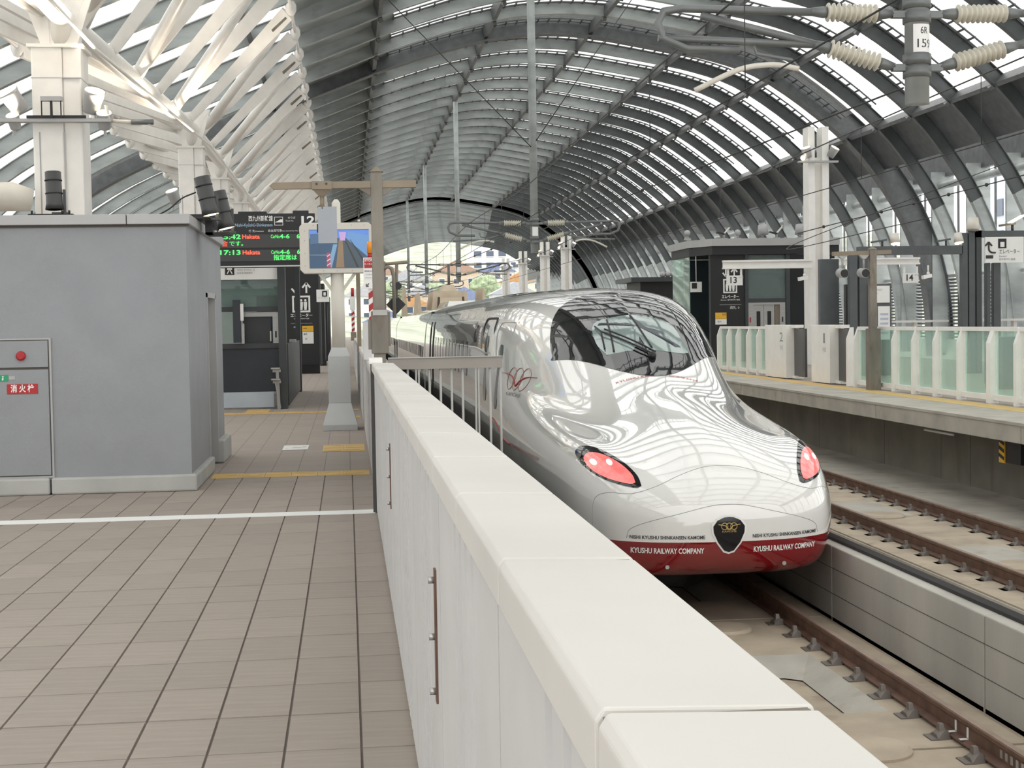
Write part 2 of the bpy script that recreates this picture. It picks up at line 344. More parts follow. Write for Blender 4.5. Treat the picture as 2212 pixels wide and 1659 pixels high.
for k in range(7):
    MB().box(TX+0.735, TX+0.7388, 10.02-0.085*k, 10.06-0.085*k, TZ-0.125, TZ-0.065).build('painted_character', M_steel, r1)
# ---- opposite platform
fr = struct('floor_opposite', (10.1, 0, -0.3))
ys = [-10, 3, 9, 15.2, 21.4, 27.6, 33.8, 40.0, 46.2, 52.4, 80, 120, 215]
for a, b_ in zip(ys, ys[1:]): box('edge_beam', M_conc, fr, 10.1, 10.6, a+0.01, b_-0.01, -0.32, -0.03, 0.01)
MB().box(10.08, 11.22, -10, 215, -0.045, 0.0).build('edge_slab', M_conc, fr)
MB().box(11.22, 11.72, -10, 215, -0.04, 0.004).build('tactile_band', M_yel, fr)
MB().box(11.72, 22.3, -10, 215, -0.4, 0.0).build('paving', M_tilefar, fr)
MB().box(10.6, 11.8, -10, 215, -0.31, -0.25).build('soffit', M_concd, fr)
wr = struct('wall_under_platform', (11.4, 0, -1.9))
ys = [-10, 9, 13, 17.3, 21.7, 26.1, 30.5, 34.9, 39.3, 60, 215]
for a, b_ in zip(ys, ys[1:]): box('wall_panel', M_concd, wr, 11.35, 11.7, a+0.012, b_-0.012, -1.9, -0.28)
MB().box(11.37, 11.65, -10, 215, -1.9, -0.28).build('joint_filler', M_groove, wr)
MB().box(9.45, 11.4, -10, 215, -1.8, -1.5).build('side_walk', M_conc, wr)
cn = thing('wall_conduit', 'thin grey conduit running down the wall under the opposite platform', 'conduit', (11.30, 22.2, -1.5))
MB().tube([(11.30, 22.2, -0.66), (11.30, 22.2, -1.5)], 0.03, 8).build('pipe', M_pipe, cn)
MB().box(11.26, 11.34, 22.05, 22.35, -0.72, -0.64).build('junction', M_black, cn)
cn2 = thing('striped_box', 'dark box with yellow and black hazard edge under the opposite platform', 'box', (10.6, 22.6, -0.8))
box('body', M_black, cn2, 10.55, 10.74, 22.35, 22.9, -0.75, -0.38)
box('hazard_strip', M_ylab, cn2, 10.53, 10.56, 22.9, 23.1, -0.76, -0.40)
for k in range(3): MB().add([(10.525, 22.9, -0.72+0.12*k), (10.525, 23.1, -0.66+0.12*k), (10.525, 23.1, -0.60+0.12*k), (10.525, 22.9, -0.66+0.12*k)], [(0, 1, 2, 3)]).build('black_stripe', M_black, cn2)
lf = thing('tube_light', 'unlit grey tube light fixed beneath the opposite platform edge', 'light', (10.66, 25.6, -0.4))
MB().box(10.6, 10.72, 25.0, 26.4, -0.42, -0.34).build('housing', M_cap, lf); MB().tube([(10.58, 25.05, -0.46), (10.58, 26.35, -0.46)], 0.02, 8).build('tube', M_whitef, lf)

# ---- vaulted roof
PITCH = 3.68; SEAM = 62.6
PROF = [(-14.3, 0.5), (-14.1, 2.4), (-13.4, 4.4), (-12.2, 5.9), (-10, 7.45), (-7.7, 8.6), (-5.5, 9.5), (-3.5, 10.33), (-1.44, 11.12), (0.22, 11.77), (2.06, 12.47), (5.14, 13.40), (7.8, 13.85), (10.5, 13.80), (13.85, 13.25), (15.8, 12.85), (17.7, 12.2), (19.7, 10.94), (21.7, 9.30), (23, 7.75), (24.1, 6.0), (24.9, 4.0), (25.25, 2.0), (25.35, 0.0)]
CUR = [tuple(p) for p in catmull(PROF, 3)]
def normals(C):
    out = []
    for i in range(len(C)):
        a, b = C[max(0, i-1)], C[min(len(C)-1, i+1)]; d = (b[0]-a[0], b[1]-a[1]); l = math.hypot(*d); out.append((-d[1]/l, d[0]/l))
    return out
NRM = normals(CUR)
def off(i, d): return (CUR[i][0]+NRM[i][0]*d, CUR[i][1]+NRM[i][1]*d)
def rib_mesh(depth, name, m, flange=0.24, i0=0, i1=None):
    b = MB(); n = (len(CUR) if i1 is None else i1+1)-i0
    sec = [(-flange/2, 0), (flange/2, 0), (flange/2, 0.03), (0.03, 0.03), (0.03, depth-0.03), (flange/2, depth-0.03), (flange/2, depth), (-flange/2, depth), (-flange/2, depth-0.03), (-0.03, depth-0.03), (-0.03, 0.03), (-flange/2, 0.03)]
    k = len(sec)
    for i in range(i0, i0+n):
        for y, d in sec: x, z = off(i, d); b.v.append((x, y, z))
    for i in range(n-1):
        for j in range(k): b.f.append((i*k+j, i*k+(j+1) % k, (i+1)*k+(j+1) % k, (i+1)*k+j)); b.sm.append(False)
    b.f.append(tuple(reversed(range(k)))); b.sm.append(False); b.f.append(tuple((n-1)*k+j for j in range(k))); b.sm.append(False)
    return b.build(name, m, ceil)
def strip(x0, x1, d0, d1, y0, y1):
    """roof skin between two ribs, over the part of the vault from x0 to x1"""
    b = MB(); idx = [i for i in range(len(CUR)) if x0 <= CUR[i][0] <= x1]
    for i in idx:
        for y, d in ((y0, d0), (y1, d0), (y1, d1), (y0, d1)): x, z = off(i, d); b.v.append((x, y, z))
    for a in range(len(idx)-1):
        for j in range(4): b.f.append((a*4+j, a*4+(j+1) % 4, (a+1)*4+(j+1) % 4, (a+1)*4+j)); b.sm.append(False)
    return b
ceil = struct('ceiling', (0, 0, 0)); DEP = 0.48
cut = [0]+[min(range(len(CUR)), key=lambda q: abs(CUR[q][0]-X)) for X in (5.1, 14.5, 24.0)]+[len(CUR)-1]
rib0 = [rib_mesh(DEP, 'rib_segment', m, 0.24, a, b_) for a, b_, m in zip(cut, cut[1:], (M_galv, M_galv, M_galvr, M_galv))]
deck = [strip(-1.9, 2.6, DEP-0.02, DEP+0.05, 0, PITCH).build('roof_deck', M_galv, ceil), strip(21.2, 23.2, DEP-0.02, DEP+0.05, 0, PITCH).build('roof_deck', M_galvd, ceil)]
glz = [strip(a, b_, DEP, DEP+0.02, 0.14, PITCH-0.14).build('roof_glazing', G_roof, ceil) for a, b_ in ((-13.9, -1.8), (2.5, 21.25))]
# walkway rail with rungs along the upper edge of each rib
lad = MB(); sel = [i for i in range(len(CUR)) if 1.5 <= CUR[i][0] <= 21.5]
for yy in (-0.30, -0.85): lad.tube([(off(i, DEP-0.06)[0], yy, off(i, DEP-0.06)[1]) for i in sel], 0.035, 5)
for i in sel[:-1]:
    for t in (0, 0.5):
        x = off(i, DEP-0.06)[0]*(1-t)+off(i+1, DEP-0.06)[0]*t; z = off(i, DEP-0.06)[1]*(1-t)+off(i+1, DEP-0.06)[1]*t
        lad.bar((x, -0.9, z), (x, -0.1, z), 0.05, 0.06)
lad = lad.build('gutter_ladder', M_galvd, ceil)
# purlins and their knee brackets
brk = {}
for X in (-6.6, -2.6, 1.6, 5.8, 10.2, 14.4, 18.2, 21.4):
    i = min(range(len(CUR)), key=lambda q: abs(CUR[q][0]-X)); x, z = off(i, DEP-0.24); nx, nz = NRM[i]
    MB().bar((x, -3.6, z), (x, 147, z), 0.16, 0.46, up=(nx, 0, nz)).build('purlin', M_galvd, ceil)
    brk[X] = MB().bar((x-nx*0.34, 0.03, z-nz*0.34), (x-nx*0.1, 0.6, z-nz*0.1), 0.14, 0.16, up=(nx, 0, nz)).build('purlin_bracket', M_galvd, ceil)
lad['kind'] = 'stuff'
first = rib0+deck+glz+[lad]; ROOF_Y = []
for k in range(-18, 41):
    Y = SEAM+PITCH*k; ROOF_Y.append(Y)
    f = max(0.0, (Y-147)/60); dx = 4.5*f; sz = 1-0.05*min(1, f*3)
    for o in first:
        if o in rib0 and k == 0: continue
        c = o.copy(); COL.objects.link(c); c.parent = ceil; c.location = (dx, Y, 0); c.scale = (1, 1, sz)
for X, o in brk.items():
    for Y in ROOF_Y:
        if 20 < Y < 140: kids_copy(o, ceil, (0, Y, 0))
    bpy.data.objects.remove(o)
for o in first: bpy.data.objects.remove(o)
for Y in (SEAM, SEAM+PITCH*23): rib_mesh(1.05, 'expansion_arch', M_galvd, 0.62).location = (0, Y, -0.12)
# node pipe (bead-like joints) where the branch arms meet the ribs
for X, nm in ((-1.44, 'node_pipe'), (-7.7, 'node_pipe')):
    i = min(range(len(CUR)), key=lambda q: abs(CUR[q][0]-X)); x, z = CUR[i]
    MB().tube([(x, -3.6, z-0.16), (x, 145, z-0.16)], 0.05, 8).build(nm, M_white, ceil); nd = None
    for Y in ROOF_Y:
        if 11.2 < Y < 145:
            if nd is None: nd = MB().ball((x, Y, z-0.16), 0.17, 10, 1.5).build('node', M_white, ceil); ny = Y
            else: kids_copy(nd, ceil, (0, Y-ny, 0))
# ---- right-hand outer wall: plate columns, louvres, parapet
wa = struct('wall_right', (26.0, 0, 0))
MB().box(26.1, 26.35, 10, 215, 7.7, 9.3).build('eaves_beam', M_galvd, wa); MB().box(26.1, 26.4, 10, 215, -2, 0.6).build('plinth', M_conc, wa)
MB().tube([(25.9, 10, 7.3), (25.9, 215, 7.3)], 0.16, 10).build('gutter_pipe', M_galv, wa)
pc = None
for k in range(-12, 38):
    Y = SEAM+PITCH*k
    if Y < 18: continue
    if pc is None: pc = box('wall_column', M_galv, wa, 25.5, 26.5, Y-0.06, Y+0.06, 0, 7.9); y00 = Y
    else: kids_copy(pc, wa, (0, Y-y00, 0))
# louvre slats filling some bays low down
sl = None
for k in range(-8, 14):
    Y = SEAM+PITCH*k
    for a, b_ in ((0.7, 3.2),):
        for q in range(18):
            z = a+(b_-a)*q/17
            if sl is None: sl = MB().bar((26.25, Y+0.1, z), (26.25, Y+PITCH-0.1, z), 0.14, 0.025, up=(0.5, 0, 1)).build('slat', M_galvd, wa); sy, sz_ = Y, z
            elif k < 5: kids_copy(sl, wa, (0, Y-sy, z-sz_))
    for t in (1.2, 2.5): box('slat_post', M_galvd, wa, 26.18, 26.26, Y+t-0.03, Y+t+0.03, 0.6, 7.7)
    box('slat_rail', M_galv, wa, 26.1, 26.2, Y+0.06, Y+PITCH-0.06, 3.3, 3.42)
wl = struct('wall_left', (-14.6, 0, 0))
MB().box(-14.9, -14.6, -6, 215, -1, 2.6).build('parapet_panel', M_galv, wl)
# ================================================================== LEFT PLATFORM
FX = 0.225
# ---- near parapet fence with coping stones
fn = thing('parapet_fence', 'long pale parapet fence with broad stone coping running beside the train', 'fence', (FX, 6, 0))
ZT = 1.32
prof = [(FX-0.022, ZT-0.012), (FX-0.014, ZT), (FX+0.17, ZT-0.006), (FX+0.185, ZT-0.05), (FX+0.17, ZT-0.07), (FX-0.022, ZT-0.07)]
cys = [0.3, 0.95, 1.585, 2.22, 2.86, 3.75, 4.9, 6.3, 8.0, 10.3, 13.02]
cys = [0.41+0.82*k for k in range(0, 16)]; cys[-1] = 13.02
for a, b_ in zip(cys, cys[1:]): MB().prism([(x, a+0.008, z) for x, z in prof], (0, b_-a-0.016, 0)).build('coping_stone', M_cop, fn, 0.003)
MB().box(FX-0.015, FX+0.165, 0.8, 13.0, ZT-0.075, ZT-0.008).build('coping_bed', M_rust, fn)
pys = [13.0-1.53*k for k in range(0, 9)][::-1]
for n_, (a, b_) in enumerate(zip(pys, pys[1:])):
    # ribbed panel: groups of shallow vertical folds
    pts = []; y = a+0.006; e = b_-0.006; W = e-y
    fold = [0.0, 0.30, 0.305, 0.335, 0.34, 0.40, 0.405, 0.435, 0.44, 0.50, 0.505, 0.535, 0.54, 0.60, 0.605, 0.635, 0.64, 1.0]
    dep = [0, 0, 0.022, 0.022, 0, 0, 0.022, 0.022, 0, 0, 0.022, 0.022, 0, 0, 0.022, 0.022, 0, 0]
    pts = [(FX+d, y+W*t) for t, d in zip(fold, dep)]
    poly = [(x, yy, 0.03) for x, yy in pts]+[(FX+0.04, e, 0.03), (FX+0.04, y, 0.03)]
    MB().prism(poly, (0, 0, ZT-0.10)).build('ribbed_panel', M_panel, fn)
for y in pys[1:-1]: MB().box(FX+0.012, FX+0.05, y-0.02, y+0.02, 0.02, ZT-0.06).build('panel_joint', M_panel, fn)
MB().box(FX+0.04, FX+0.15, 0.8, 13.0, 0.02, ZT-0.07).build('core', M_panel, fn)
MB().box(FX+0.01, FX+0.16, 0.8, 13.0, 0.0, 0.03).build('base_shadow_gap', M_groove, fn)
for y in (4.0, 8.3):
    o = thing('joint_bracket', 'narrow dark bolted slot bracket on the parapet fence, '+('nearer one' if y < 6 else 'farther one near the dark post'), 'bracket', (FX-0.008, y, 0.62), 'slot brackets on the fence')
    box('plate', M_rail, o, FX-0.006, FX+0.001, y-0.022, y+0.022, 0.62, 0.985)
    for z in (0.65, 0.8, 0.955): MB().tube([(FX-0.022, y, z), (FX-0.004, y, z)], 0.010, 6).build('bolt', M_steel, o)
# ---- dark end post of that fence
M_frame0 = mat('dark_grey_post', (0.07, 0.066, 0.064), 0.5)
ep = thing('fence_post', 'dark square steel post where the near parapet ends', 'post', (0.21, 13.08, 0))
box('shaft', M_frame0, ep, 0.195, 0.255, 13.03, 13.12, 0, 1.31); box('cap', M_whitef, ep, 0.185, 0.30, 13.02, 13.30, 1.31, 1.36)
# ---- crosswise handrail over the platform edge
hr = thing('handrail', 'grey steel handrail crossing from the parapet to the train side', 'handrail', (0.85, 13.4, 0))
box('top_rail', mat('grey_painted_rail', (0.28, 0.26, 0.235), 0.45, 0.2), hr, 0.36, 1.39, 13.37, 13.42, 1.245, 1.345)
box('top_lip', M_bldgb, hr, 0.36, 1.39, 13.35, 13.45, 1.345, 1.352)
for x in (0.62, 1.16): 
    box('post', M_bldgb, hr, x-0.018, x-0.004, 13.38, 13.43, 0, 1.25); box('post', M_bldgb, hr, x+0.006, x+0.022, 13.38, 13.43, 0, 1.25)
for x in (0.45, 0.535, 0.73, 0.83, 0.93, 1.03, 1.28, 1.375): MB().tube([(x, 13.40, 0.06), (x, 13.40, 1.25)], 0.011, 8).build('baluster', M_bldgb, hr)
box('bottom_rail', M_bldgb, hr, 0.36, 1.39, 13.385, 13.415, 0.05, 0.08)
# ---- platform fence further along
pf = thing('platform_fence', 'pale ribbed platform fence continuing behind the rusty post', 'fence', (FX, 20, 0))
ys = [13.35+1.6*k for k in range(0, 30)]
for a, b_ in zip(ys, ys[1:]):
    if 13 < a < 60:
        pts = []
        for q in range(5):
            t = a+0.02+(b_-a-0.04)*q/4; pts += [(FX+0.01, t), (FX+0.01, t+0.1), (FX+0.028, t+0.11), (FX+0.028, t+0.18)]
        pts = [p for p in pts if p[1] < b_-0.02]
        poly = [(x, y, 0.04) for x, y in pts]+[(FX+0.06, pts[-1][1], 0.04), (FX+0.06, pts[0][1], 0.04)]
        MB().prism(poly, (0, 0, 1.22)).build('ribbed_panel', M_panel, pf)
        MB().prism([(x-0.01, a+0.004, z-0.04) for x, z in prof], (0, b_-a-0.008, 0)).build('coping_stone', M_cop, pf)
MB().box(FX+0.05, FX+0.12, 13.35, 60, 0, 1.25).build('core', M_panel, pf)
# ---- floor markings
def strip_thing(name, label, x0, x1, y0, y1, m, n, group=None):
    t = thing(name, label, 'tactile paving' if m is M_yel else 'floor marking', ((x0+x1)/2, (y0+y1)/2, 0), group); w_ = (x1-x0)/n
    for k in range(n):
        b = MB().box(x0+k*w_+0.003, x0+(k+1)*w_-0.003, y0, y1, 0.0005, 0.005)
        b.build('tactile_tile' if m is M_yel else 'stripe', m, t)
        if m is M_yel:
            for q in range(3):
                yy = y0+(y1-y0)*(q+0.5)/3; MB().box(x0+k*w_+0.02, x0+(k+1)*w_-0.02, yy-0.02, yy+0.02, 0.005, 0.009).build('raised_bar', m, t)
    return t
strip_thing('tactile_strip', 'yellow tactile strip crossing the floor beside the grey building corner', -1.52, 0.215, 16.40, 16.88, M_yel, 6)
strip_thing('tactile_strip', 'short yellow tactile block before the monitor stand', -0.36, 0.20, 19.5, 20.6, M_yel, 2)
strip_thing('tactile_strip', 'long yellow tactile strip in front of the dark lift enclosure', -3.0, -0.25, 28.35, 28.85, M_yel, 9)
strip_thing('tactile_strip', 'yellow tactile branch leading to the lift doors', -2.0, -1.55, 28.9, 29.95, M_yel, 1)
strip_thing('tactile_strip', 'small far yellow tactile bar behind the monitor stand, nearer of two', 0.08, 0.2, 26.6, 27.1, M_yel, 1)
strip_thing('tactile_strip', 'small far yellow tactile bar behind the monitor stand, farther of two', 0.08, 0.2, 28.9, 29.4, M_yel, 1)
tag(box('white_line', M_wht, None, -5, 0.21, 12.98, 13.24, 0.0005, 0.004), 'white painted line across the tiled platform floor', 'floor marking')
ns = thing('floor_notice', 'white printed notice sticker on the tiled floor', 'notice', (-0.73, 20.3, 0))
box('sheet', M_wht, ns, -0.90, -0.56, 19.95, 20.7, 0.0005, 0.003)
for k, (a, b_) in enumerate(((0.1, 0.22), (0.35, 0.9), (0.4, 0.7), (0.75, 0.92))): MB().quad((-0.90+0.34*a, 20.12+0.1*k, 0.0035), (-0.90+0.34*b_, 20.12+0.1*k, 0.0035), (-0.90+0.34*b_, 20.16+0.1*k, 0.0035), (-0.90+0.34*a, 20.16+0.1*k, 0.0035)).build('printed_line', M_inkg, ns)
# ---- grey service building
bd = thing('service_building', 'blue-grey rendered service building with concrete plinth and metal parapet', 'building', (-4, 17.3, 0))
def chprism(x0, x1, y0, y1, z0, z1, c): return MB().prism([(x0, y0, z0), (x1-c, y0, z0), (x1, y0+c, z0), (x1, y1, z0), (x0, y1, z0)], (0, 0, z1-z0))
MB().box(-9, -1.60, 15.28, 17.30, 0.15, 2.70).box(-9, -1.60, 18.30, 19.35, 0.05, 2.70).box(-9, -1.60, 17.30, 18.30, 2.03, 2.70).box(-9, -1.95, 17.3, 18.3, 0, 2.03).build('wall', M_bldg, bd)
box('plinth', M_bldgb, bd, -2.985, -1.545, 15.23, 17.30, 0, 0.17, 0.02); box('plinth', M_bldgb, bd, -9, -3.0, 15.23, 16, 0, 0.17, 0.02); box('plinth', M_bldgb, bd, -3, -1.52, 18.30, 19.42, 0, 0.28, 0.02)
box('parapet_cap', M_cap, bd, -9, -2.18, 15.22, 15.36, 2.70, 2.80, 0.006); box('parapet_cap', M_cap, bd, -2.172, -1.555, 15.22, 15.36, 2.70, 2.80, 0.006)
box('parapet_cap', M_cap, bd, -1.68, -1.555, 15.362, 19.40, 2.70, 2.80, 0.006)
MB().box(-9, -1.57, 15.26, 15.30, 2.678, 2.702).build('shadow_joint', M_groove, bd)
box('roof_sheet', M_cap, bd, -9, -1.68, 15.36, 19.35, 2.62, 2.70)
box('door_leaf', mat('grey_service_door', (0.20, 0.20, 0.19), 0.5), bd, -1.80, -1.74, 17.32, 18.28, 0.02, 2.0)
MB().box(-1.78, -1.585, 17.26, 17.32, 0.02, 2.05).box(-1.78, -1.585, 18.28, 18.34, 0.02, 2.05).box(-1.78, -1.585, 17.26, 18.34, 2.0, 2.06).build('door_frame', M_cap, bd)
# fire hydrant cabinet set in the wall
hc = thing('hydrant_cabinet', 'grey steel fire hydrant cabinet recessed in the building wall', 'cabinet', (-3.4, 15.27, 0.18))
MB().box(-4.2, -2.955, 15.262, 15.279, 0.17, 1.575).build('outer_frame', M_cap, hc)
box('alarm_panel', M_bldg, hc, -4.18, -2.985, 15.250, 15.262, 1.285, 1.55, 0.003); dr = box('hydrant_door', M_bldg, hc, -4.18, -2.985, 15.250, 15.262, 0.20, 1.262, 0.003)
MB().box(-4.19, -2.975, 15.2605, 15.2635, 0.19, 1.56).build('frame_gap', M_groove, hc)
MB().tube([(-3.245, 15.25, 1.40), (-3.245, 15.225, 1.40), (-3.245, 15.215, 1.40)], [0.048, 0.046, 0.03], 20).build('alarm_lamp', M_redp, hc)
sg = box('hydrant_sign', M_redp, hc, -3.39, -3.09, 15.245, 15.25, 1.02, 1.12); text('消 火 栓', 0.082, M_wht, sg, (-3.24, 15.2445, 1.07), bold=0.002, align='CENTER', width=0.23)
sg = box('exit_plate', M_green, hc, -3.55, -3.375, 15.245, 15.25, 1.15, 1.215); MB().ball((-3.425, 15.244, 1.195), 0.009, 8).build('running_figure', M_wht, sg); MB().bar((-3.425, 15.2445, 1.185), (-3.43, 15.2445, 1.16), 0.004, 0.014).build('running_figure', M_wht, sg)
box('exit_arrow_plate', M_cap, hc, -3.37, -3.31, 15.246, 15.25, 1.165, 1.20)
# ---- spotlights on the building roof
def spot(label, base, aim, lit, s=1.0):
    x, y, z = base; t = thing('spotlight', label, 'spotlight', base, 'dark grey spotlights on the service building')
    m = mat('charcoal_spotlight', (0.055, 0.055, 0.055), 0.45, var=0.08)
    a = Vector(aim).normalized(); c = Vector((x, y, z+0.24*s)); r = 0.085*s
    MB().tube([c-a*0.19*s, c-a*0.185*s, c+a*0.13*s, c+a*0.19*s], [r*0.8, r*0.93, r*0.95, r*1.08], 20).build('barrel', m, t)
    for q in (-0.10, 0.03): MB().tube([c+a*(q-0.006)*s, c+a*(q+0.006)*s], r*1.0, 20).build('cooling_ring', M_black, t)
    MB().tube([c+a*0.19*s, c+a*0.193*s], r*0.9, 20).build('lens', M_lamp if lit else M_blackg, t)
    MB().bar((x+0.10*s, y, z+0.02), (x+0.10*s, y, z+0.25*s), 0.03, 0.012, up=(0, 1, 0)).build('yoke', m, t); MB().bar((x-0.02, y, z+0.012), (x+0.13*s, y, z+0.012), 0.08, 0.024).build('foot', m, t)
    return t
spot('upright dark spotlight on a black stand at the left of the building roof', (-3.02, 16.0, 2.86), (0.03, -0.05, -1), False, 1.05)
st = thing('light_stand', 'black steel rack on the building roof under the left spotlight', 'stand', (-3.0, 16.0, 2.70))
box('rail', M_black, st, -3.27, -2.82, 15.9, 16.1, 2.84, 2.862); box('leg', M_black, st, -3.28, -3.15, 15.9, 16.1, 2.70, 2.84); box('leg', M_black, st, -2.90, -2.80, 15.9, 16.1, 2.70, 2.84)
for x in (-3.24, -2.93, -2.86): MB().tube([(x, 15.95, 2.86), (x, 15.95, 2.90)], 0.012, 6).build('bolt', M_black, st)
spot('dark spotlight tilted right on the building roof corner, farther left of the pair', (-1.47, 16.2, 2.80), (0.22, 0, -1), True, 1.1)
spot('dark spotlight tilted right beside the departure board, right of the pair', (-1.34, 16.6, 2.68), (0.22, 0, -1), True, 1.1)
rk = thing('light_rack', 'black bracket plate jutting over the building parapet with the tilted spotlights', 'bracket', (-1.7, 16.3, 2.70))
box('plate', M_black, rk, -2.14, -1.42, 16.0, 16.5, 2.81, 2.83); box('drop_plate', M_black, rk, -1.50, -1.24, 16.3, 16.8, 2.66, 2.68); box('leg', M_black, rk, -2.1, -1.8, 16.05, 16.4, 2.70, 2.81); box('link', M_black, rk, -1.50, -1.42, 16.3, 16.5, 2.66, 2.81)
MB().tube(catmull([(-2.0, 16.1, 2.84), (-1.85, 16.1, 2.92), (-1.72, 16.12, 3.03), (-1.58, 16.2, 3.10)], 5), 0.008, 6).build('cable', M_black, rk)
# ---- hanging departure board
db = thing('departure_board', 'black hanging departure board with green and red train times', 'display board', (-1.6, 27.0, 2.70))
x0, x1 = -2.75, -0.54
box('case', M_black, db, x0, x1, 27.0, 27.22, 2.72, 3.68, 0.01); YF = 26.995
box('top_bracket', M_black, db, -1.9, -1.4, 27.02, 27.2, 3.68, 3.72); box('top_bracket', M_black, db, -0.93, -0.65, 27.02, 27.2, 3.68, 3.73)
for xx in (-2.2, -1.5): MB().box(xx-0.04, xx+0.04, 27.2, 29.99, 3.48, 3.56).build('hanger_arm', M_black, db)
M_row = mat('dark_led_matrix', (0.05, 0.05, 0.05), 0.5, var=0.05)
for za, zb in ((3.07, 3.31), (2.83, 3.03)): box('led_panel', M_row, db, x0+0.03, -0.56, 26.992, 27.0, za, zb)
box('bottom_lip', M_steel, db, x0, -0.62, 26.97, 27.0, 2.725, 2.75)
text('西九州新幹線', 0.105, M_wht, db, (-1.72, YF, 3.585), bold=0.0015, width=0.43); text('Nishi-Kyūshū-Shinkansen', 0.08, mat('pale_blue_print', (0.45, 0.62, 0.80), 0.5), db, (-1.29, YF, 3.475), align='RIGHT', width=0.66)
ic = box('train_icon', M_wht, db, -1.26, -1.105, 26.993, 26.996, 3.465, 3.62); box('icon_field', M_black, ic, -1.25, -1.115, 26.991, 26.993, 3.475, 3.61)
MB().add([(-1.25, 26.990, 3.52), (-1.115, 26.990, 3.52), (-1.115, 26.990, 3.575), (-1.15, 26.990, 3.575), (-1.20, 26.990, 3.545)], [(0, 1, 2, 3, 4)]).build('train_shape', M_wht, ic)
text('のりば', 0.045, M_wht, db, (-1.02, YF, 3.60)); text('Track No.', 0.035, M_wht, db, (-1.06, YF, 3.545)); text('12', 0.20, M_wht, db, (-0.83, YF, 3.545), bold=0.006, width=0.24)
text('時 分', 0.05, M_wht, db, (-2.33, YF, 3.365)); text('Departure Time', 0.032, M_wht, db, (-2.20, YF, 3.362)); text('行 先', 0.05, M_wht, db, (-1.72, YF, 3.367)); text('Destination', 0.032, M_wht, db, (-1.60, YF, 3.365)); text('自由席可車', 0.05, M_wht, db, (-1.38, YF, 3.37)); text('Non-reserved Car No.', 0.032, M_wht, db, (-1.14, YF, 3.367)); text('両', 0.05, M_wht, db, (-0.83, YF, 3.37))
YL = 26.989
for tm, z in (('15:42', 3.265), ('17:13', 2.985)):
    text(tm, 0.115, M_ledg, db, (-1.86, YL, z), align='RIGHT', bold=0.002, width=0.36); text('Hakata', 0.105, M_ledr, db, (-1.84, YL, z), bold=0.002, width=0.31)
    text('CarNo.', 0.09, M_ledg, db, (-1.33, YL, z), width=0.16); text('4-6', 0.105, M_ledg, db, (-1.17, YL, z), bold=0.002, width=0.175); text('6', 0.105, M_ledg, db, (-0.87, YL, z), bold=0.002)
text('金', 0.11, M_ledr, db, (-2.20, YL, 3.14)); text('です。', 0.105, M_ledg, db, (-2.07, YL, 3.14)); text('指定席は', 0.105, M_ledg, db, (-1.29, YL, 2.885), bold=0.001); text('1', 0.1, M_ledr, db, (-0.84, YL, 2.885))
# ---- dark lift enclosure
le = thing('lift_enclosure', 'dark steel and glass lift enclosure behind the departure board', 'lift', (-2.6, 33, 0))
M_frame = mat('charcoal_steel_frame', (0.045, 0.052, 0.055), 0.4, var=0.08)
box('corner_post', M_frame, le, -1.37, -1.22, 30.0, 30.35, 0, 3.5); box('corner_post', M_frame, le, -1.30, -1.17, 37.7, 38.0, 0, 3.5); box('corner_post', M_frame, le, -4.2, -4.0, 30.2, 30.5, 0, 3.5)
box('lower_panel', M_navy, le, -4.0, -1.37, 30.3, 30.36, 0.34, 1.22); box('sill', M_frame, le, -4.0, -1.37, 30.24, 30.4, 1.22, 1.32); box('kick_plate', mat('pale_blue_kick_plate', (0.50, 0.56, 0.62), 0.4), le, -4.0, -1.50, 30.26, 30.34, 0.03, 0.34)
box('side_panel', M_frame, le, -1.27, -1.20, 30.35, 37.7, 0.05, 1.30); box('side_ledge', M_steel, le, -1.30, -1.16, 33.6, 34.1, 1.30, 1.36)
box('roof_beam', M_frame, le, -4.2, -1.17, 30.0, 38.0, 3.4, 3.62); box('header_glass', G_dark, le, -4.0, -1.37, 30.3, 30.33, 2.0, 3.4)
box('lintel', M_frame, le, -4.0, -1.37, 30.28, 30.36, 1.96, 2.06)
box('lift_surround', M_steel, le, -2.10, -1.36, 30.40, 30.45, 1.86, 1.95); box('lift_surround', M_steel, le, -1.50, -1.36, 30.40, 30.45, 1.32, 1.86); box('lift_door', M_frame, le, -2.10, -1.55, 30.46, 30.5, 1.0, 1.86); box('call_button', M_black, le, -1.455, -1.425, 30.39, 30.40, 1.43, 1.56); box('door_handle', M_whitef, le, -1.56, -1.535, 30.40, 30.45, 1.36, 1.56)
box('intercom_column', M_navy, le, -2.27, -2.12, 30.1, 30.24, 1.34, 2.20); box('intercom_face', M_wht, le, -2.12, -2.06, 30.1, 30.2, 1.78, 2.12); box('intercom_foot', M_steel, le, -2.10, -2.05, 30.1, 30.2, 1.32, 1.72)
box('inner_wall', mat('pale_green_lift_lining', (0.42, 0.50, 0.47), 0.6), le, -4.0, -1.5, 36.5, 36.6, 0, 3.4); box('inner_block', M_navy, le, -2.0, -1.5, 33.5, 34.0, 1.0, 2.35)
sg = box('name_band', M_wht, le, -3.2, -1.34, 30.1, 30.14, 2.60, 2.88)
ib = box('train_pictogram', M_black, sg, -2.40, -2.22, 30.09, 30.10, 2.70, 2.90)
MB().prism([(-2.36, 30.085, 2.80), (-2.26, 30.085, 2.80), (-2.26, 30.085, 2.88), (-2.36, 30.085, 2.88)], (0, 0.004, 0)).build('train_front', M_wht, ib)
for s_ in (-1, 1): MB().bar((-2.31+s_*0.01, 30.087, 2.79), (-2.31+s_*0.05, 30.087, 2.72), 0.004, 0.02).build('rail_leg', M_wht, ib)
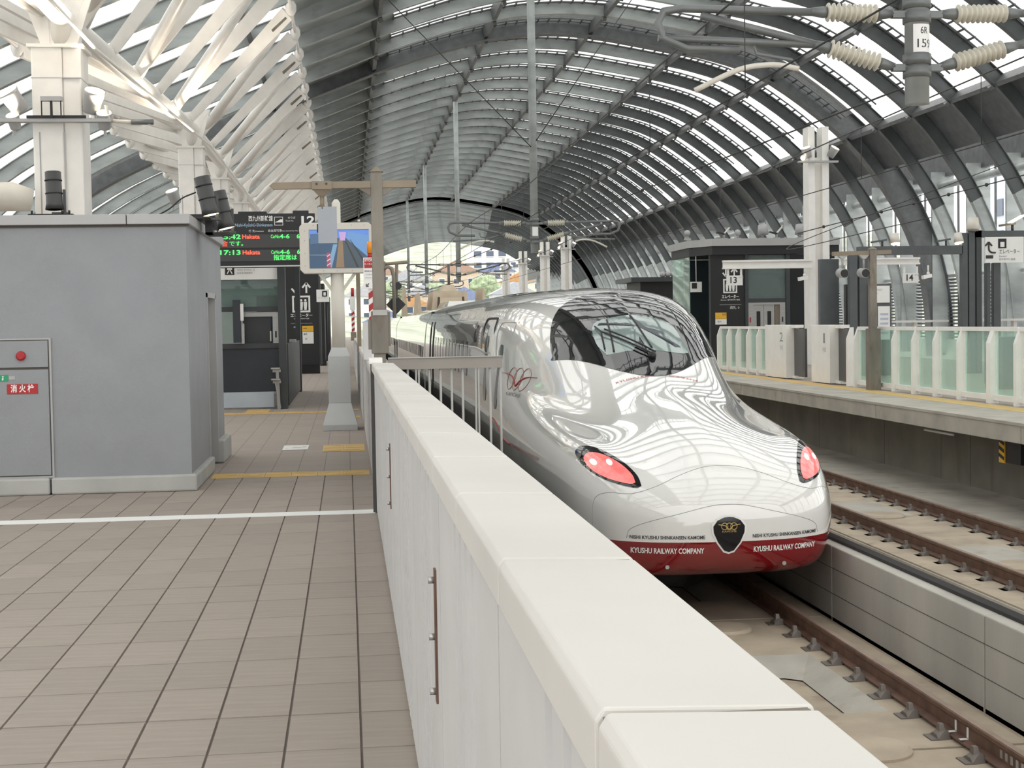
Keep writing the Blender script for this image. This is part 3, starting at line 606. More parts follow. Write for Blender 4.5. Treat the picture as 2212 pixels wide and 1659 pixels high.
text('재래선 갈아타는 곳', 0.045, M_inkg, sg, (-2.17, 30.09, 2.79)); text('往来来线换乘处', 0.045, M_inkg, sg, (-2.17, 30.09, 2.73))
# perch bar in front of it
pb = thing('perch_rest', 'grey two-tier leaning rest standing at the lift corner', 'leaning rest', (-1.45, 29.9, 0))
for z in (0.80, 0.58): box('pad', M_steel, pb, -1.53, -1.35, 29.82, 29.95, z, z+0.035, 0.01); box('pad_bracket', M_cap, pb, -1.50, -1.34, 29.90, 29.97, z-0.06, z)
MB().bar((-1.41, 29.93, 0.80), (-1.39, 29.95, 0.0), 0.06, 0.03, up=(0, 1, 0)).build('leg', M_cap, pb); MB().bar((-1.45, 29.9, 0.55), (-1.36, 29.95, 0.02), 0.03, 0.03, up=(0, 1, 0)).build('brace', M_cap, pb)
# ---- black lift sign panel further back
def lift_pictogram(par, cx, y, cz, w, h, m=M_wht):
    t = 0.1*w
    for a in ((cx-w/2, cx-w/2+t, cz-h/2, cz+h/2), (cx+w/2-t, cx+w/2, cz-h/2, cz+h/2), (cx-w/2+t, cx+w/2-t, cz-h/2, cz-h/2+t), (cx-w/2+t, cx+w/2-t, cz+h/2-t, cz+h/2)):
        box('lift_outline', m, par, a[0], a[1], y-0.004, y, a[2], a[3])
    for k in (-1, 0, 1):
        xx = cx+k*w*0.23; MB().tube([(xx, y-0.004, cz+h*0.22), (xx, y, cz+h*0.22)], w*0.07, 10).build('person_mark', m, par)
        MB().prism([(xx-w*0.095, y-0.004, cz+h*0.13), (xx+w*0.095, y-0.004, cz+h*0.13), (xx+w*0.09, y-0.004, cz-h*0.1), (xx+w*0.06, y-0.004, cz-h*0.36), (xx-w*0.06, y-0.004, cz-h*0.36), (xx-w*0.09, y-0.004, cz-h*0.1)], (0, 0.004, 0)).build('person_mark', m, par)
    for sgn, xx in ((-1, cx-w*0.3), (1, cx+w*0.3)):
        zz = cz+h*0.95; MB().bar((xx, y-0.002, zz-h*0.3), (xx, y-0.002, zz+h*0.3), 0.004, t, up=(1, 0, 0)).build('arrow', m, par)
        for s2 in (-1, 1): MB().bar((xx, y-0.002, zz+sgn*h*0.3), (xx+s2*w*0.22, y-0.002, zz+sgn*h*0.02), 0.004, t).build('arrow', m, par)
def lift_panel(t, x0, x1, y, zt, body):
    box('panel', M_black, t, x0, x1, y, y+0.5, 0, zt); w = x1-x0; cx = x0+w*0.5
    return cx
lp = thing('lift_totem', 'tall black lift sign wall with white pictogram behind the monitor', 'sign', (-1.5, 52, 0))
box('panel', M_black, lp, -2.1, -0.95, 52.0, 52.6, 0.3, 3.9); box('plinth', M_blackg, lp, -2.1, -0.97, 51.9, 52.6, 0, 0.3); box('edge_strip', M_frame, lp, -0.97, -0.90, 51.98, 52.6, 0.3, 3.9)
lift_pictogram(lp, -1.57, 52, 2.42, 0.62, 0.58); text('エレベーター', 0.13, M_wht, lp, (-1.57, 51.99, 2.02), align='CENTER', bold=0.003, width=0.75); text('Elevator 엘리베이터 电梯', 0.05, M_wht, lp, (-1.57, 51.99, 1.91), align='CENTER')
box('divider', M_inkg, lp, -1.95, -1.2, 51.99, 52, 1.74, 1.755); text('改札', 0.07, M_wht, lp, (-1.78, 51.99, 1.62), align='CENTER'); 
nt_ = box('yellow_notice', M_ylab, lp, -1.56, -1.17, 51.985, 52, 1.46, 1.66); text('AED', 0.07, M_ink, nt_, (-1.52, 51.98, 1.57)); box('white_notice', M_wht, lp, -1.55, -1.17, 51.985, 52, 1.04, 1.45); text('優先', 0.07, M_ink, lp, (-1.52, 51.98, 1.37)); text('19', 0.09, M_ink, lp, (-1.48, 51.98, 1.2)); 
for k, (xa, ya) in enumerate(((-0.93, 62), (-0.80, 70))):
    tag(MB().box(xa-0.9, xa, ya, ya+3, 0, 3.4-k*0.4).box(xa-0.9, xa+0.05, ya-0.05, ya, 0, 0.25).build('dark_kiosk', M_black), ('black kiosk side wall standing behind the lift sign panel', 'farthest black kiosk seen past the monitor stand')[k], 'kiosk')
hs = thing('lift_sign', 'small white sign with a black lift symbol beside the monitor stand', 'sign', (-0.7, 45, 0))
box('plate', M_wht, hs, -0.90, -0.52, 45, 45.04, 2.37, 2.74); box('symbol', M_black, hs, -0.73, -0.58, 44.99, 45, 2.53, 2.70); box('symbol_car', M_wht, hs, -0.69, -0.62, 44.985, 44.99, 2.56, 2.66); MB().tube([(-0.56, 45.06, 0), (-0.56, 45.06, 2.7)], 0.03, 8).build('pole', M_black, hs)
text('エレベーター', 0.045, M_inkg, hs, (-0.86, 44.99, 2.49))
# ---- monitor on its flared stand
mo = thing('platform_monitor', 'white cased video monitor on a flared grey stand by the fence', 'monitor', (-0.14, 23.7, 0))
M_case = mat('warm_white_case', (0.66, 0.63, 0.56), 0.45, var=0.03)
YM = 23.7; x0, x1, z0, z1 = -0.72, 0.43, 2.48, 3.28; c = 0.06
MB().prism([(x0+c, YM, z0), (x1-c, YM, z0), (x1, YM, z0+c), (x1, YM, z1-c), (x1-c, YM, z1), (x0+c, YM, z1), (x0, YM, z1-c), (x0, YM, z0+c)], (0, 0.28, 0)).build('case', M_case, mo, 0.012)
sc = box('screen', mat('screen_dark_blue', (0.035, 0.075, 0.14), 0.3, emit=0.2), mo, -0.57, 0.37, YM-0.006, YM+0.01, 2.56, 3.17)
def scr(name, col, pts, e=0.2): MB().add([(-0.57+0.94*a, YM-0.0072-0.0003*scr.k, 2.57+0.59*b_) for a, b_ in pts], [tuple(range(len(pts)))]).build(name, mat('screen_'+name, col, 0.3, emit=e), sc); scr.k += 1
scr.k = 0
scr('sky_glow', (0.10, 0.22, 0.62), [(0.0, 0.78), (1, 0.8), (1, 1), (0, 1)]); scr('far_platform', (0.12, 0.26, 0.50), [(0.62, 0.78), (1, 0.25), (1, 0.85), (0.66, 0.95)]); scr('track_dark', (0.05, 0.07, 0.09), [(0.52, 0.7), (0.66, 0.72), (1.0, 0.05), (1.0, 0), (0.42, 0)]); scr('yellow_strip', (0.22, 0.15, 0.09), [(0.50, 0.8), (0.56, 0.8), (0.58, 0), (0.44, 0)]); scr('rail_line', (0.02, 0.03, 0.03), [(0.60, 0.7), (0.62, 0.7), (0.83, 0), (0.79, 0)]); scr('rail_line', (0.02, 0.03, 0.03), [(0.68, 0.75), (0.69, 0.75), (0.98, 0.05), (0.95, 0.0)]); scr('train_blur', (0.45, 0.30, 0.55), [(0.52, 0.72), (0.60, 0.72), (0.62, 0.95), (0.50, 0.95)]); scr('pale_fence', (0.16, 0.30, 0.45), [(0.40, 0.62), (0.47, 0.62), (0.37, 0), (0.30, 0)]); scr('striped_post', (0.35, 0.05, 0.09), [(0.29, 0.4), (0.35, 0.4), (0.35, 0), (0.29, 0)])
for k in range(3): scr('white_stripe', (0.55, 0.50, 0.60), [(0.29, 0.04+0.12*k), (0.35, 0.10+0.12*k), (0.35, 0.13+0.12*k), (0.29, 0.07+0.12*k)])
scr('cabin', (0.06, 0.12, 0.22), [(0.02, 0.62), (0.20, 0.66), (0.20, 0.92), (0.02, 0.9)]); scr('floor_line', (0.20, 0.28, 0.36), [(0, 0.335), (0.3, 0.325), (0.3, 0.345), (0, 0.35)])
for xx, zz in [(x0+0.08, z) for z in (2.6, 2.8, 3.0, 3.15)]+[(x, z0+0.04) for x in (-0.35, -0.14, 0.1, 0.3)]+[(x, z1-0.04) for x in (-0.5, 0.1, 0.3)]: MB().tube([(xx, YM-0.004, zz), (xx, YM, zz)], 0.009, 8).build('screw', M_cap, mo)
MB().tube([(0.22, YM+0.1, z1+0.02), (0.22, YM+0.1, z1+0.05)], 0.02, 8).build('eye_bolt', M_case, mo)
M_stand = mat('light_grey_stand', (0.50, 0.51, 0.51), 0.5, var=0.03)
MB().tube([(-0.14, YM+0.14, 1.28), (-0.14, YM+0.14, 2.49)], 0.105, 20).build('pole', M_case, mo)
for s_ in (-1, 1): MB().bar((-0.14, YM+0.14, 2.1), (-0.14+s_*0.28, YM+0.14, 2.48), 0.05, 0.05).build('brace', M_case, mo)
def frustum(b, cx, cy, z0, w0, d0, z1, w1, d1):
    return b.add([(cx-w0, cy-d0, z0), (cx+w0, cy-d0, z0), (cx+w0, cy+d0, z0), (cx-w0, cy+d0, z0), (cx-w1, cy-d1, z1), (cx+w1, cy-d1, z1), (cx+w1, cy+d1, z1), (cx-w1, cy+d1, z1)], [(3, 2, 1, 0), (4, 5, 6, 7), (0, 1, 5, 4), (1, 2, 6, 5), (2, 3, 7, 6), (3, 0, 4, 7)])
cy = YM+0.14
frustum(MB(), -0.14, cy, 1.16, 0.175, 0.175, 1.30, 0.115, 0.115).build('shoulder', M_stand, mo); MB().box(-0.315, 0.035, cy-0.175, cy+0.175, 0.42, 1.16).build('pedestal', M_stand, mo, 0.006)
frustum(MB(), -0.14, cy-0.05, 0.09, 0.27, 0.40, 0.42, 0.175, 0.175).build('skirt', M_stand, mo); MB().box(-0.41, 0.13, cy-0.45, cy+0.35, 0, 0.09).build('foot', M_stand, mo, 0.004)
# ---- rusty signal post with cross arm, hanging plate
rp = thing('signal_post', 'weathered rusty steel post with a brown cross arm beside the parapet end', 'post', (0.30, 14.0, 0))
box('shaft', M_rust, rp, 0.245, 0.355, 13.95, 14.06, 0, 3.08, 0.008); box('base_sleeve', M_rust, rp, 0.225, 0.385, 13.93, 14.08, 1.38, 1.78, 0.008); box('sleeve_collar', M_bldgb, rp, 0.24, 0.375, 13.92, 13.94, 1.74, 1.79); box('cable_box', M_rust, rp, 0.195, 0.23, 13.95, 14.05, 1.42, 1.70)
box('sleeve_plate', M_rust, rp, 0.385, 0.405, 13.95, 14.05, 1.45, 1.77)
MB().add([(0.235, 13.94, 3.08), (0.365, 13.94, 3.08), (0.365, 14.07, 3.08), (0.235, 14.07, 3.08), (0.30, 14.0, 3.135)], [(3, 2, 1, 0), (0, 1, 4), (1, 2, 4), (2, 3, 4), (3, 0, 4)]).build('pyramid_cap', M_arm, rp)
MB().prism([(-0.69, 13.96, 2.955), (-0.655, 13.96, 2.925), (0.67, 13.96, 2.935), (0.67, 13.96, 3.0), (-0.655, 13.96, 2.985)], (0, 0.07, 0)).build('cross_arm', M_arm, rp)
for s_ in (-1, 1): MB().prism([(0.30, 13.97, 2.80), (0.30+s_*0.05, 13.97, 2.85), (0.30+s_*0.17, 13.97, 2.93), (0.30+s_*0.17, 13.97, 2.985), (0.30, 13.97, 2.985)], (0, 0.05, 0)).build('gusset', M_rust, rp)
box('arm_clamp', M_arm, rp, -0.30, -0.115, 13.945, 14.045, 2.92, 2.995)
for x in (-0.255, -0.165): MB().tube([(x, 13.94, 2.97), (x, 13.95, 2.97)], 0.012, 6).build('bolt', M_groove, rp)
hp = thing('hanging_plate', 'blank blue-grey plate hanging from the rusty cross arm before the monitor', 'sign back', (-0.16, 14.0, 2.42))
MB().add([(-0.29, 13.96, 2.92), (-0.125, 13.96, 2.92), (-0.125, 14.04, 2.92), (-0.29, 14.04, 2.92), (-0.235, 13.98, 2.86), (-0.18, 13.98, 2.86), (-0.18, 14.02, 2.86), (-0.235, 14.02, 2.86)], [(0, 1, 5, 4), (1, 2, 6, 5), (2, 3, 7, 6), (3, 0, 4, 7), (4, 5, 6, 7)]).build('hanger_funnel', M_arm, hp)
MB().tube([(-0.208, 14.0, 2.86), (-0.208, 14.0, 2.74)], 0.022, 10).build('hanger_tube', M_arm, hp); box('plate', mat('blue_grey_plate', (0.33, 0.36, 0.40), 0.5), hp, -0.25, -0.075, 13.98, 14.02, 2.42, 2.76, 0.002); box('side_latch', M_black, hp, -0.262, -0.25, 13.98, 14.02, 2.52, 2.60)
wp = thing('white_pole', 'round-topped cream pole rising behind the monitor', 'pole', (-0.14, 24.6, 0)); MB().tube([(-0.14, 24.6, 0), (-0.14, 24.6, 3.66), (-0.14, 24.6, 3.72)], [0.07, 0.07, 0.03], 16).build('shaft', M_case, wp)
# ---- striped warning post with STOP notice and orange beacon
wpst = thing('warning_post', 'red and white striped warning post with stop notice and orange beacon', 'warning post', (0.27, 16.0, 1.28))
box('shaft', M_wht, wpst, 0.235, 0.30, 15.98, 16.05, 1.28, 2.04)
for k in range(5): MB().add([(0.234, 15.978, 1.40+0.13*k), (0.301, 15.978, 1.45+0.13*k), (0.301, 15.978, 1.52+0.13*k), (0.234, 15.978, 1.47+0.13*k)], [(0, 1, 2, 3)]).build('red_stripe', M_redp, wpst)
nb = box('notice', M_wht, wpst, 0.185, 0.305, 15.94, 15.96, 2.04, 2.37); box('red_field', M_redp, nb, 0.195, 0.285, 15.937, 15.94, 2.26, 2.36); text('STOP', 0.034, M_wht, nb, (0.24, 15.936, 2.34), align='CENTER', bold=0.001); text('立入禁止', 0.022, M_wht, nb, (0.24, 15.936, 2.30), align='CENTER')
text('関係者以外', 0.018, M_ink, nb, (0.24, 15.936, 2.225), align='CENTER'); text('立入禁止', 0.018, M_inkg, nb, (0.24, 15.936, 2.19), align='CENTER'); text('No entry', 0.018, M_inkg, nb, (0.24, 15.936, 2.155), align='CENTER'); text('↙', 0.06, M_ink, nb, (0.225, 15.936, 2.08), align='CENTER', bold=0.002)
MB().tube([(0.27, 16.0, 2.04), (0.27, 16.0, 2.42)], 0.012, 8).build('beacon_stem', M_groove, wpst); MB().tube([(0.26, 16.0, 2.42), (0.26, 16.0, 2.52), (0.26, 16.0, 2.545)], [0.034, 0.034, 0.026], 14).build('beacon', M_orange, wpst); MB().tube([(0.26, 16.0, 2.37), (0.26, 16.0, 2.42)], 0.028, 12).build('beacon_base', M_redp, wpst)
tag(box('grey_duct_cover', M_panel, None, 0.165, 0.255, 15.6, 15.75, 1.29, 1.68), 'narrow white cover box standing on the fence beside the striped post', 'box')
tag(MB().box(0.17, 0.24, 26.0, 26.08, 1.22, 2.6).build('thin_brown_post', M_arm), 'slim brown post left of the stop notice', 'post')
w2 = thing('warning_post', 'small far red and white striped warning post near the platform far end', 'warning post', (0.16, 44, 1.28)); box('shaft', M_wht, w2, 0.13, 0.22, 44, 44.1, 1.28, 2.1)
for k in range(4): MB().add([(0.129, 43.99, 1.45+0.16*k), (0.221, 43.99, 1.51+0.16*k), (0.221, 43.99, 1.59+0.16*k), (0.129, 43.99, 1.53+0.16*k)], [(0, 1, 2, 3)]).build('red_stripe', M_redp, w2)
box('notice', M_wht, w2, 0.09, 0.25, 43.97, 43.99, 2.1, 2.5); MB().tube([(0.175, 44.05, 2.5), (0.175, 44.05, 2.75)], 0.05, 10).build('beacon', M_redp, w2); box('base', M_arm, w2, 0.10, 0.26, 43.95, 44.1, 1.2, 1.45)
# ---- diamond marker on a hooked frame
dm = thing('diamond_marker', 'black diamond train-stop marker hanging on a grey hooked frame', 'marker', (0.66, 20, 1.72))
MB().prism([(0.66, 20.06, 1.785), (0.793, 20.06, 1.92), (0.66, 20.06, 2.055), (0.527, 20.06, 1.92)], (0, 0.01, 0)).build('diamond', M_black, dm)
MB().tube([(0.48, 20.0, 1.3), (0.48, 20.0, 2.3)]+[(0.48+0.11*(1-math.cos(a)), 20.0, 2.3+0.12*math.sin(a)) for a in np.linspace(0, math.pi/1.0, 9)][1:]+[(0.70, 20, 2.3)][0:0]+[(0.695, 20.0, 2.0)], 0.024, 10).build('hooked_pipe', M_rust, dm) if False else MB().tube([(0.50, 20.0, 2.40), (0.56, 20.0, 2.43), (0.61, 20.0, 2.40), (0.635, 20.0, 2.30), (0.635, 20.0, 1.74)], 0.026, 10).build('hooked_pipe', M_rust, dm)
MB().tube([(0.45, 20.05, 2.46), (0.83, 20.05, 2.49)], 0.022, 8).build('upper_arm', M_arm, dm); MB().tube([(0.68, 20.05, 2.47), (0.665, 20.05, 2.0)], 0.022, 8).build('drop_pipe', M_rust, dm); MB().tube([(0.69, 20.0, 2.17), (0.69, 20.1, 2.17)], 0.05, 14).build('camera_head', M_black, dm)
MB().tube([(0.50, 20.02, 1.28), (0.50, 20.02, 2.50)], 0.03, 10).build('mast', M_rust, dm)
# ================================================================== TRAIN
tr = thing('bullet_train', 'white bullet train with red skirt, black windshield and lit red tail lights', 'train', (TX, TIP, TZ))
def body_paint():
    m = mat('white_and_red_train_paint', (0.74, 0.735, 0.71), 0.16, coat=0.8, var=0.012); nt = m.node_tree; N = nt.nodes; L = nt.links; b = N['Principled BSDF']
    b.inputs['Roughness'].default_value = 0.07; b.inputs['Coat Weight'].default_value = 1.0; b.inputs['Coat IOR'].default_value = 1.58; b.inputs['Coat Roughness'].default_value = 0.01
    src = b.inputs['Base Color'].links[0].from_socket
    tc = N.new('ShaderNodeTexCoord'); sp = N.new('ShaderNodeSeparateXYZ'); L.new(tc.outputs['Object'], sp.inputs[0])
    lt = N.new('ShaderNodeMath'); lt.operation = 'LESS_THAN'; lt.inputs[1].default_value = 0.765; L.new(sp.outputs['Z'], lt.inputs[0])
    mx = N.new('ShaderNodeMix'); mx.data_type = 'RGBA'; mx.inputs[7].default_value = (0.20, 0.004, 0.008, 1)
    L.new(lt.outputs[0], mx.inputs[0]); L.new(src, mx.inputs[6]); L.new(mx.outputs[2], b.inputs['Base Color']); return m
M_body = body_paint()
ST = [  # s, [(half width, height above rail)] from keel to crown
 (0.00, [(0, .80), (.05, .80), (.08, .84), (.10, .88), (.09, .92), (.07, .94), (.05, .95), (.03, .955), (.015, .96), (0, .96)]),
 (0.04, [(0, .60), (.30, .61), (.46, .70), (.52, .86), (.49, 1.0), (.41, 1.08), (.30, 1.12), (.20, 1.135), (.10, 1.14), (0, 1.14)]),
 (0.15, [(0, .46), (.55, .47), (.78, .60), (.85, .84), (.82, 1.06), (.71, 1.20), (.52, 1.28), (.35, 1.31), (.18, 1.33), (0, 1.335)]),
 (0.37, [(0, .37), (.76, .38), (1.06, .50), (1.14, .84), (1.12, 1.10), (.99, 1.32), (.72, 1.43), (.48, 1.48), (.25, 1.51), (0, 1.52)]),
 (0.75, [(0, .33), (.90, .34), (1.24, .46), (1.345, .84), (1.325, 1.15), (1.17, 1.47), (.84, 1.57), (.56, 1.66), (.28, 1.73), (0, 1.75)]),
 (1.20, [(0, .30), (.98, .31), (1.34, .44), (1.44, .84), (1.43, 1.20), (1.28, 1.60), (.92, 1.68), (.62, 1.76), (.31, 1.84), (0, 1.87)]),
 (2.00, [(0, .28), (1.05, .29), (1.42, .42), (1.51, .84), (1.505, 1.25), (1.36, 1.69), (1.02, 1.74), (.70, 1.86), (.36, 1.98), (0, 2.04)]),
 (2.80, [(0, .26), (1.08, .27), (1.46, .40), (1.555, .84), (1.55, 1.30), (1.41, 1.75), (1.09, 1.79), (.78, 1.97), (.40, 2.13), (0, 2.20)]),
 (3.60, [(0, .25), (1.10, .26), (1.49, .38), (1.585, .84), (1.583, 1.35), (1.45, 1.80), (1.17, 1.87), (.92, 2.09), (.56, 2.23), (0, 2.32)]),
 (4.15, [(0, .24), (1.12, .25), (1.50, .37), (1.60, .84), (1.60, 1.38), (1.475, 1.83), (1.22, 1.95), (1.01, 2.25), (.66, 2.53), (0, 2.64)]),
 (5.05, [(0, .23), (1.13, .24), (1.52, .36), (1.62, .84), (1.62, 1.43), (1.51, 1.89), (1.31, 2.12), (1.15, 2.50), (.79, 2.92), (0, 3.08)]),
 (6.00, [(0, .22), (1.15, .23), (1.545, .36), (1.645, .86), (1.645, 1.50), (1.56, 2.0), (1.43, 2.33), (1.29, 2.78), (.92, 3.24), (0, 3.40)]),
 (7.00, [(0, .22), (1.16, .23), (1.56, .36), (1.66, .88), (1.66, 1.60), (1.61, 2.12), (1.54, 2.52), (1.42, 2.98), (1.02, 3.40), (0, 3.53)]),
 (8.20, [(0, .22), (1.17, .23), (1.57, .36), (1.675, .90), (1.675, 1.68), (1.655, 2.22), (1.605, 2.66), (1.50, 3.10), (1.10, 3.47), (0, 3.58)]),
 (9.50, [(0, .22), (1.18, .23), (1.58, .36), (1.68, .92), (1.68, 1.72), (1.67, 2.28), (1.635, 2.72), (1.54, 3.15), (1.14, 3.50), (0, 3.60)]),
 (11.0, [(0, .22), (1.18, .23), (1.58, .36), (1.68, .92), (1.68, 1.72), (1.672, 2.30), (1.64, 2.75), (1.55, 3.17), (1.16, 3.51), (0, 3.60)]),
 (14.0, [(0, .22), (1.18, .23), (1.58, .36), (1.68, .92), (1.68, 1.72), (1.672, 2.30), (1.64, 2.75), (1.55, 3.17), (1.16, 3.51), (0, 3.60)])]
def hermite_stations():
    S = np.array([s for s, _ in ST]); C = np.array([c for _, c in ST]); n = len(S); T = np.zeros_like(C)
    u = np.sqrt(S)                                    # denser near the tip
    for i in range(n):
        a, b_ = max(0, i-1), min(n-1, i+1); T[i] = (C[b_]-C[a])/(u[b_]-u[a])
    us = list(np.linspace(0, math.sqrt(0.37), 16))[:-1]+list(np.linspace(math.sqrt(0.37), math.sqrt(11), 52)); out = []
    for x in us:
        i = min(n-2, max(0, int(np.searchsorted(u, x)-1))); h = u[i+1]-u[i]; t = (x-u[i])/h
        out.append((x*x, (2*t**3-3*t**2+1)*C[i]+(t**3-2*t**2+t)*h*T[i]+(-2*t**3+3*t**2)*C[i+1]+(t**3-t**2)*h*T[i+1]))
    return out
def ring(C, n=5):
    P = [(-C[1][0], C[1][1])]+[tuple(c) for c in C]+[(-C[-2][0], C[-2][1])]; out = []
    for i in range(1, len(P)-2):
        a, b_, c, d = [np.array(q) for q in P[i-1:i+3]]
        for k in range(n):
            t = k/n; out.append(0.5*((2*b_)+(c-a)*t+(2*a-5*b_+4*c-d)*t*t+(3*b_-a-3*c+d)*t**3))
    out.append(np.array(P[-2])); return out
SECT = [(s, ring(C)) for s, C in hermite_stations()]
GR = np.array([r for _, r in SECT]); i0 = next(i for i, (s, _) in enumerate(SECT) if s > 0.5)
for it in range(14):                                  # fair the hull
    G2 = GR.copy(); G2[i0:-1] = (GR[i0-1:-2]+2*GR[i0:-1]+GR[i0+1:])/4; GR = G2
    if it < 5: G2 = GR.copy(); G2[:, 1:-1] = (GR[:, :-2]+2*GR[:, 1:-1]+GR[:, 2:])/4; GR = G2
SECT = [(s, [GR[i, j] for j in range(GR.shape[1])]) for i, (s, _) in enumerate(SECT)]
def hull(sections, name, parent, m):
    b = MB(); nr = len(sections[0][1])
    for s, R in sections:
        for sg in (1, -1):
            for x, h in R: b.v.append((TX+sg*x, TIP+s, TZ+h))
    k = 2*nr
    for i in range(len(sections)-1):
        for sg in (0, 1):
            for j in range(nr-1):
                a, c = i*k+sg*nr+j, (i+1)*k+sg*nr+j
                b.f.append((a, a+1, c+1, c) if sg == 0 else (a+1, a, c, c+1)); b.sm.append(True)
    for q, rev in ((0, False), (len(sections)-1, True)):
        f = [q*k+j for j in range(nr)]+[q*k+nr+j for j in reversed(range(nr))]; b.f.append(tuple(reversed(f)) if rev else tuple(f)); b.sm.append(False)
    o = b.build(name, m, parent); bm = bmesh.new(); bm.from_mesh(o.data); bmesh.ops.remove_doubles(bm, verts=bm.verts, dist=0.0005); bmesh.ops.recalc_face_normals(bm, faces=bm.faces)
    bm.to_mesh(o.data); bm.free(); return o
FULL = ring(np.array(ST[-1][1])); CAR_END = 27.1
nose = hull(SECT+[(11.3, FULL), (CAR_END-0.02, FULL), (CAR_END, FULL)], 'lead_car_body', tr, M_body)
bmn = bmesh.new(); bmn.from_mesh(nose.data); BVH = BVHTree.FromBMesh(bmn)       # local coords: x, s, h
def hit(o, d):
    r = BVH.ray_cast(Vector(o), Vector(d)); return r
def surf_front(x, h, lift=0.004):
    p, n, i, dd = hit((x, -3, h), (0, 1, 0)); return p+n*lift if p is not None else None
def surf_top(x, s, lift=0.004):
    p, n, i, dd = hit((x, s, 6), (0, 0, -1)); return p+n*lift if p is not None else None
def surf_side(s, h, lift=0.004):
    p, n, i, dd = hit((-4, s, h), (1, 0, 0)); return p+n*lift if p is not None else None
def W(p): return (p.x+TX, p.y+TIP, p.z+TZ)
def decal(name, vs, fs, fn, m, parent, smooth=True, sub=0):
    if sub:
        bm = bmesh.new(); vv = [bm.verts.new((x, y, 0)) for x, y in vs]
        for f in fs:
            try: bm.faces.new([vv[i] for i in f])
            except ValueError: pass
        bmesh.ops.subdivide_edges(bm, edges=[e for e in bm.edges if e.calc_length() > sub], cuts=2, use_grid_fill=True); bmesh.ops.triangulate(bm, faces=bm.faces)
        bm.verts.ensure_lookup_table(); bm.verts.index_update(); vs = [(v.co.x, v.co.y) for v in bm.verts]; fs = [tuple(v.index for v in f.verts) for f in bm.faces]; bm.free()
    pts = [fn(x, y) for x, y in vs]; fs = [f for f in fs if all(pts[i] is not None for i in f)]
    return MB().add([W(p) if p is not None else (TX, TIP, TZ) for p in pts], fs, smooth).build(name, m, parent)
def patch(name, outline, fn, m, parent, rings=10, center=None):
    """filled outline as concentric rings laid on the surface"""
    c = np.mean(np.array(outline), axis=0) if center is None else np.array(center); n = len(outline); vs = [tuple(c)]; fs = []
    for r in range(1, rings+1): vs += [tuple(c+(np.array(p)-c)*r/rings) for p in outline]
    for j in range(n): fs.append((0, 1+j, 1+(j+1) % n))
    for r in range(rings-1):
        for j in range(n): a = 1+r*n; fs.append((a+j, a+n+j, a+n+(j+1) % n, a+(j+1) % n))
    return decal(name, vs, fs, fn, m, parent)
def seam(name, pts, fn, parent, r=0.004, m=None, n=6):
    P = [fn(*p) for p in catmull(pts, n)]; P = [W(p) for p in P if p is not None]
    return MB().tube(P, r, 5).build(name, m or M_seam, parent)
M_seam = mat('grey_panel_seam', (0.30, 0.30, 0.29), 0.4)
M_ws = mat('black_windshield_glass', (0.010, 0.011, 0.012), 0.03, var=0.1, coat=0.15, spec=0.55)
# windshield
ol = []
for k in range(64):
    a = 2*math.pi*k/64; c, s_ = math.cos(a), math.sin(a)
    ol.append(((1.13 if s_ < 0 else 1.10)*math.copysign(abs(c)**(1.35 if s_ < 0 else 0.96), c), 5.05+(1.62 if s_ < 0 else 1.62)*math.copysign(abs(s_)**(1.8 if s_ < 0 else 0.94), s_)))
wsd = patch('windshield', ol, lambda x, s: surf_top(x, s, 0.006), M_ws, tr, 24)
M_pane = mat('grey_green_cab_glass', (0.20, 0.265, 0.25), 0.06, var=0.12, scale=1.2, coat=0.6)
pane = [(-0.50, 4.22), (0.50, 4.22), (0.58, 4.6), (0.52, 5.12), (0.20, 5.22), (-0.20, 5.22), (-0.52, 5.12), (-0.58, 4.6)]
pn = patch('cab_window', [tuple(p) for p in catmull(pane+[pane[0]], 4)[:-1]], lambda x, s: surf_top(x, s, 0.010), M_pane, wsd, 10)
for pts in ([(-0.40, 4.25), (-0.36, 4.7), (-0.33, 5.15)], [(0.10, 4.25), (0.05, 4.7), (0.0, 5.2)]): seam('pane_bar', pts, lambda x, s: surf_top(x, s, 0.014), wsd, 0.014, M_black)
patch('cab_roof_beam', [(-0.45, 5.10), (0.0, 5.14), (0.35, 4.75), (0.52, 4.40), (0.44, 4.36), (0.18, 4.70), (-0.10, 4.98), (-0.48, 5.04)], lambda x, s: surf_top(x, s, 0.012), M_navy, wsd, 6)
wi = MB(); p0 = surf_top(0.05, 4.02, 0.05)
for dx in (0, 0.05):
    pts = [surf_top(0.05+dx-0.52*t, 4.02+0.75*t+dx, 0.05) for t in np.linspace(0, 1, 6)]; wi.tube([W(p) for p in pts], 0.012, 6)
e = surf_top(-0.47, 4.77, 0.05); e2 = surf_top(-0.50, 4.35, 0.03); e3 = surf_top(-0.52, 5.0, 0.03); wi.tube([W(e2), W(e), W(e3)], 0.012, 6); wi.build('wiper', M_black, wsd)
MB().ball(W(surf_top(0.05, 4.0, 0.03)), 0.055, 10).build('wiper_boss', M_black, wsd)
# red lettering under the windshield
vs, fs = text_mesh('KYUSHU RAILWAY COMPANY', 0.085, align='CENTER', width=1.05); decal('lettering', [(x, 3.47+y) for x, y in vs], fs, lambda x, s: surf_top(x, s, 0.005), mat('decal_red', (0.42, 0.03, 0.03), 0.4), tr)
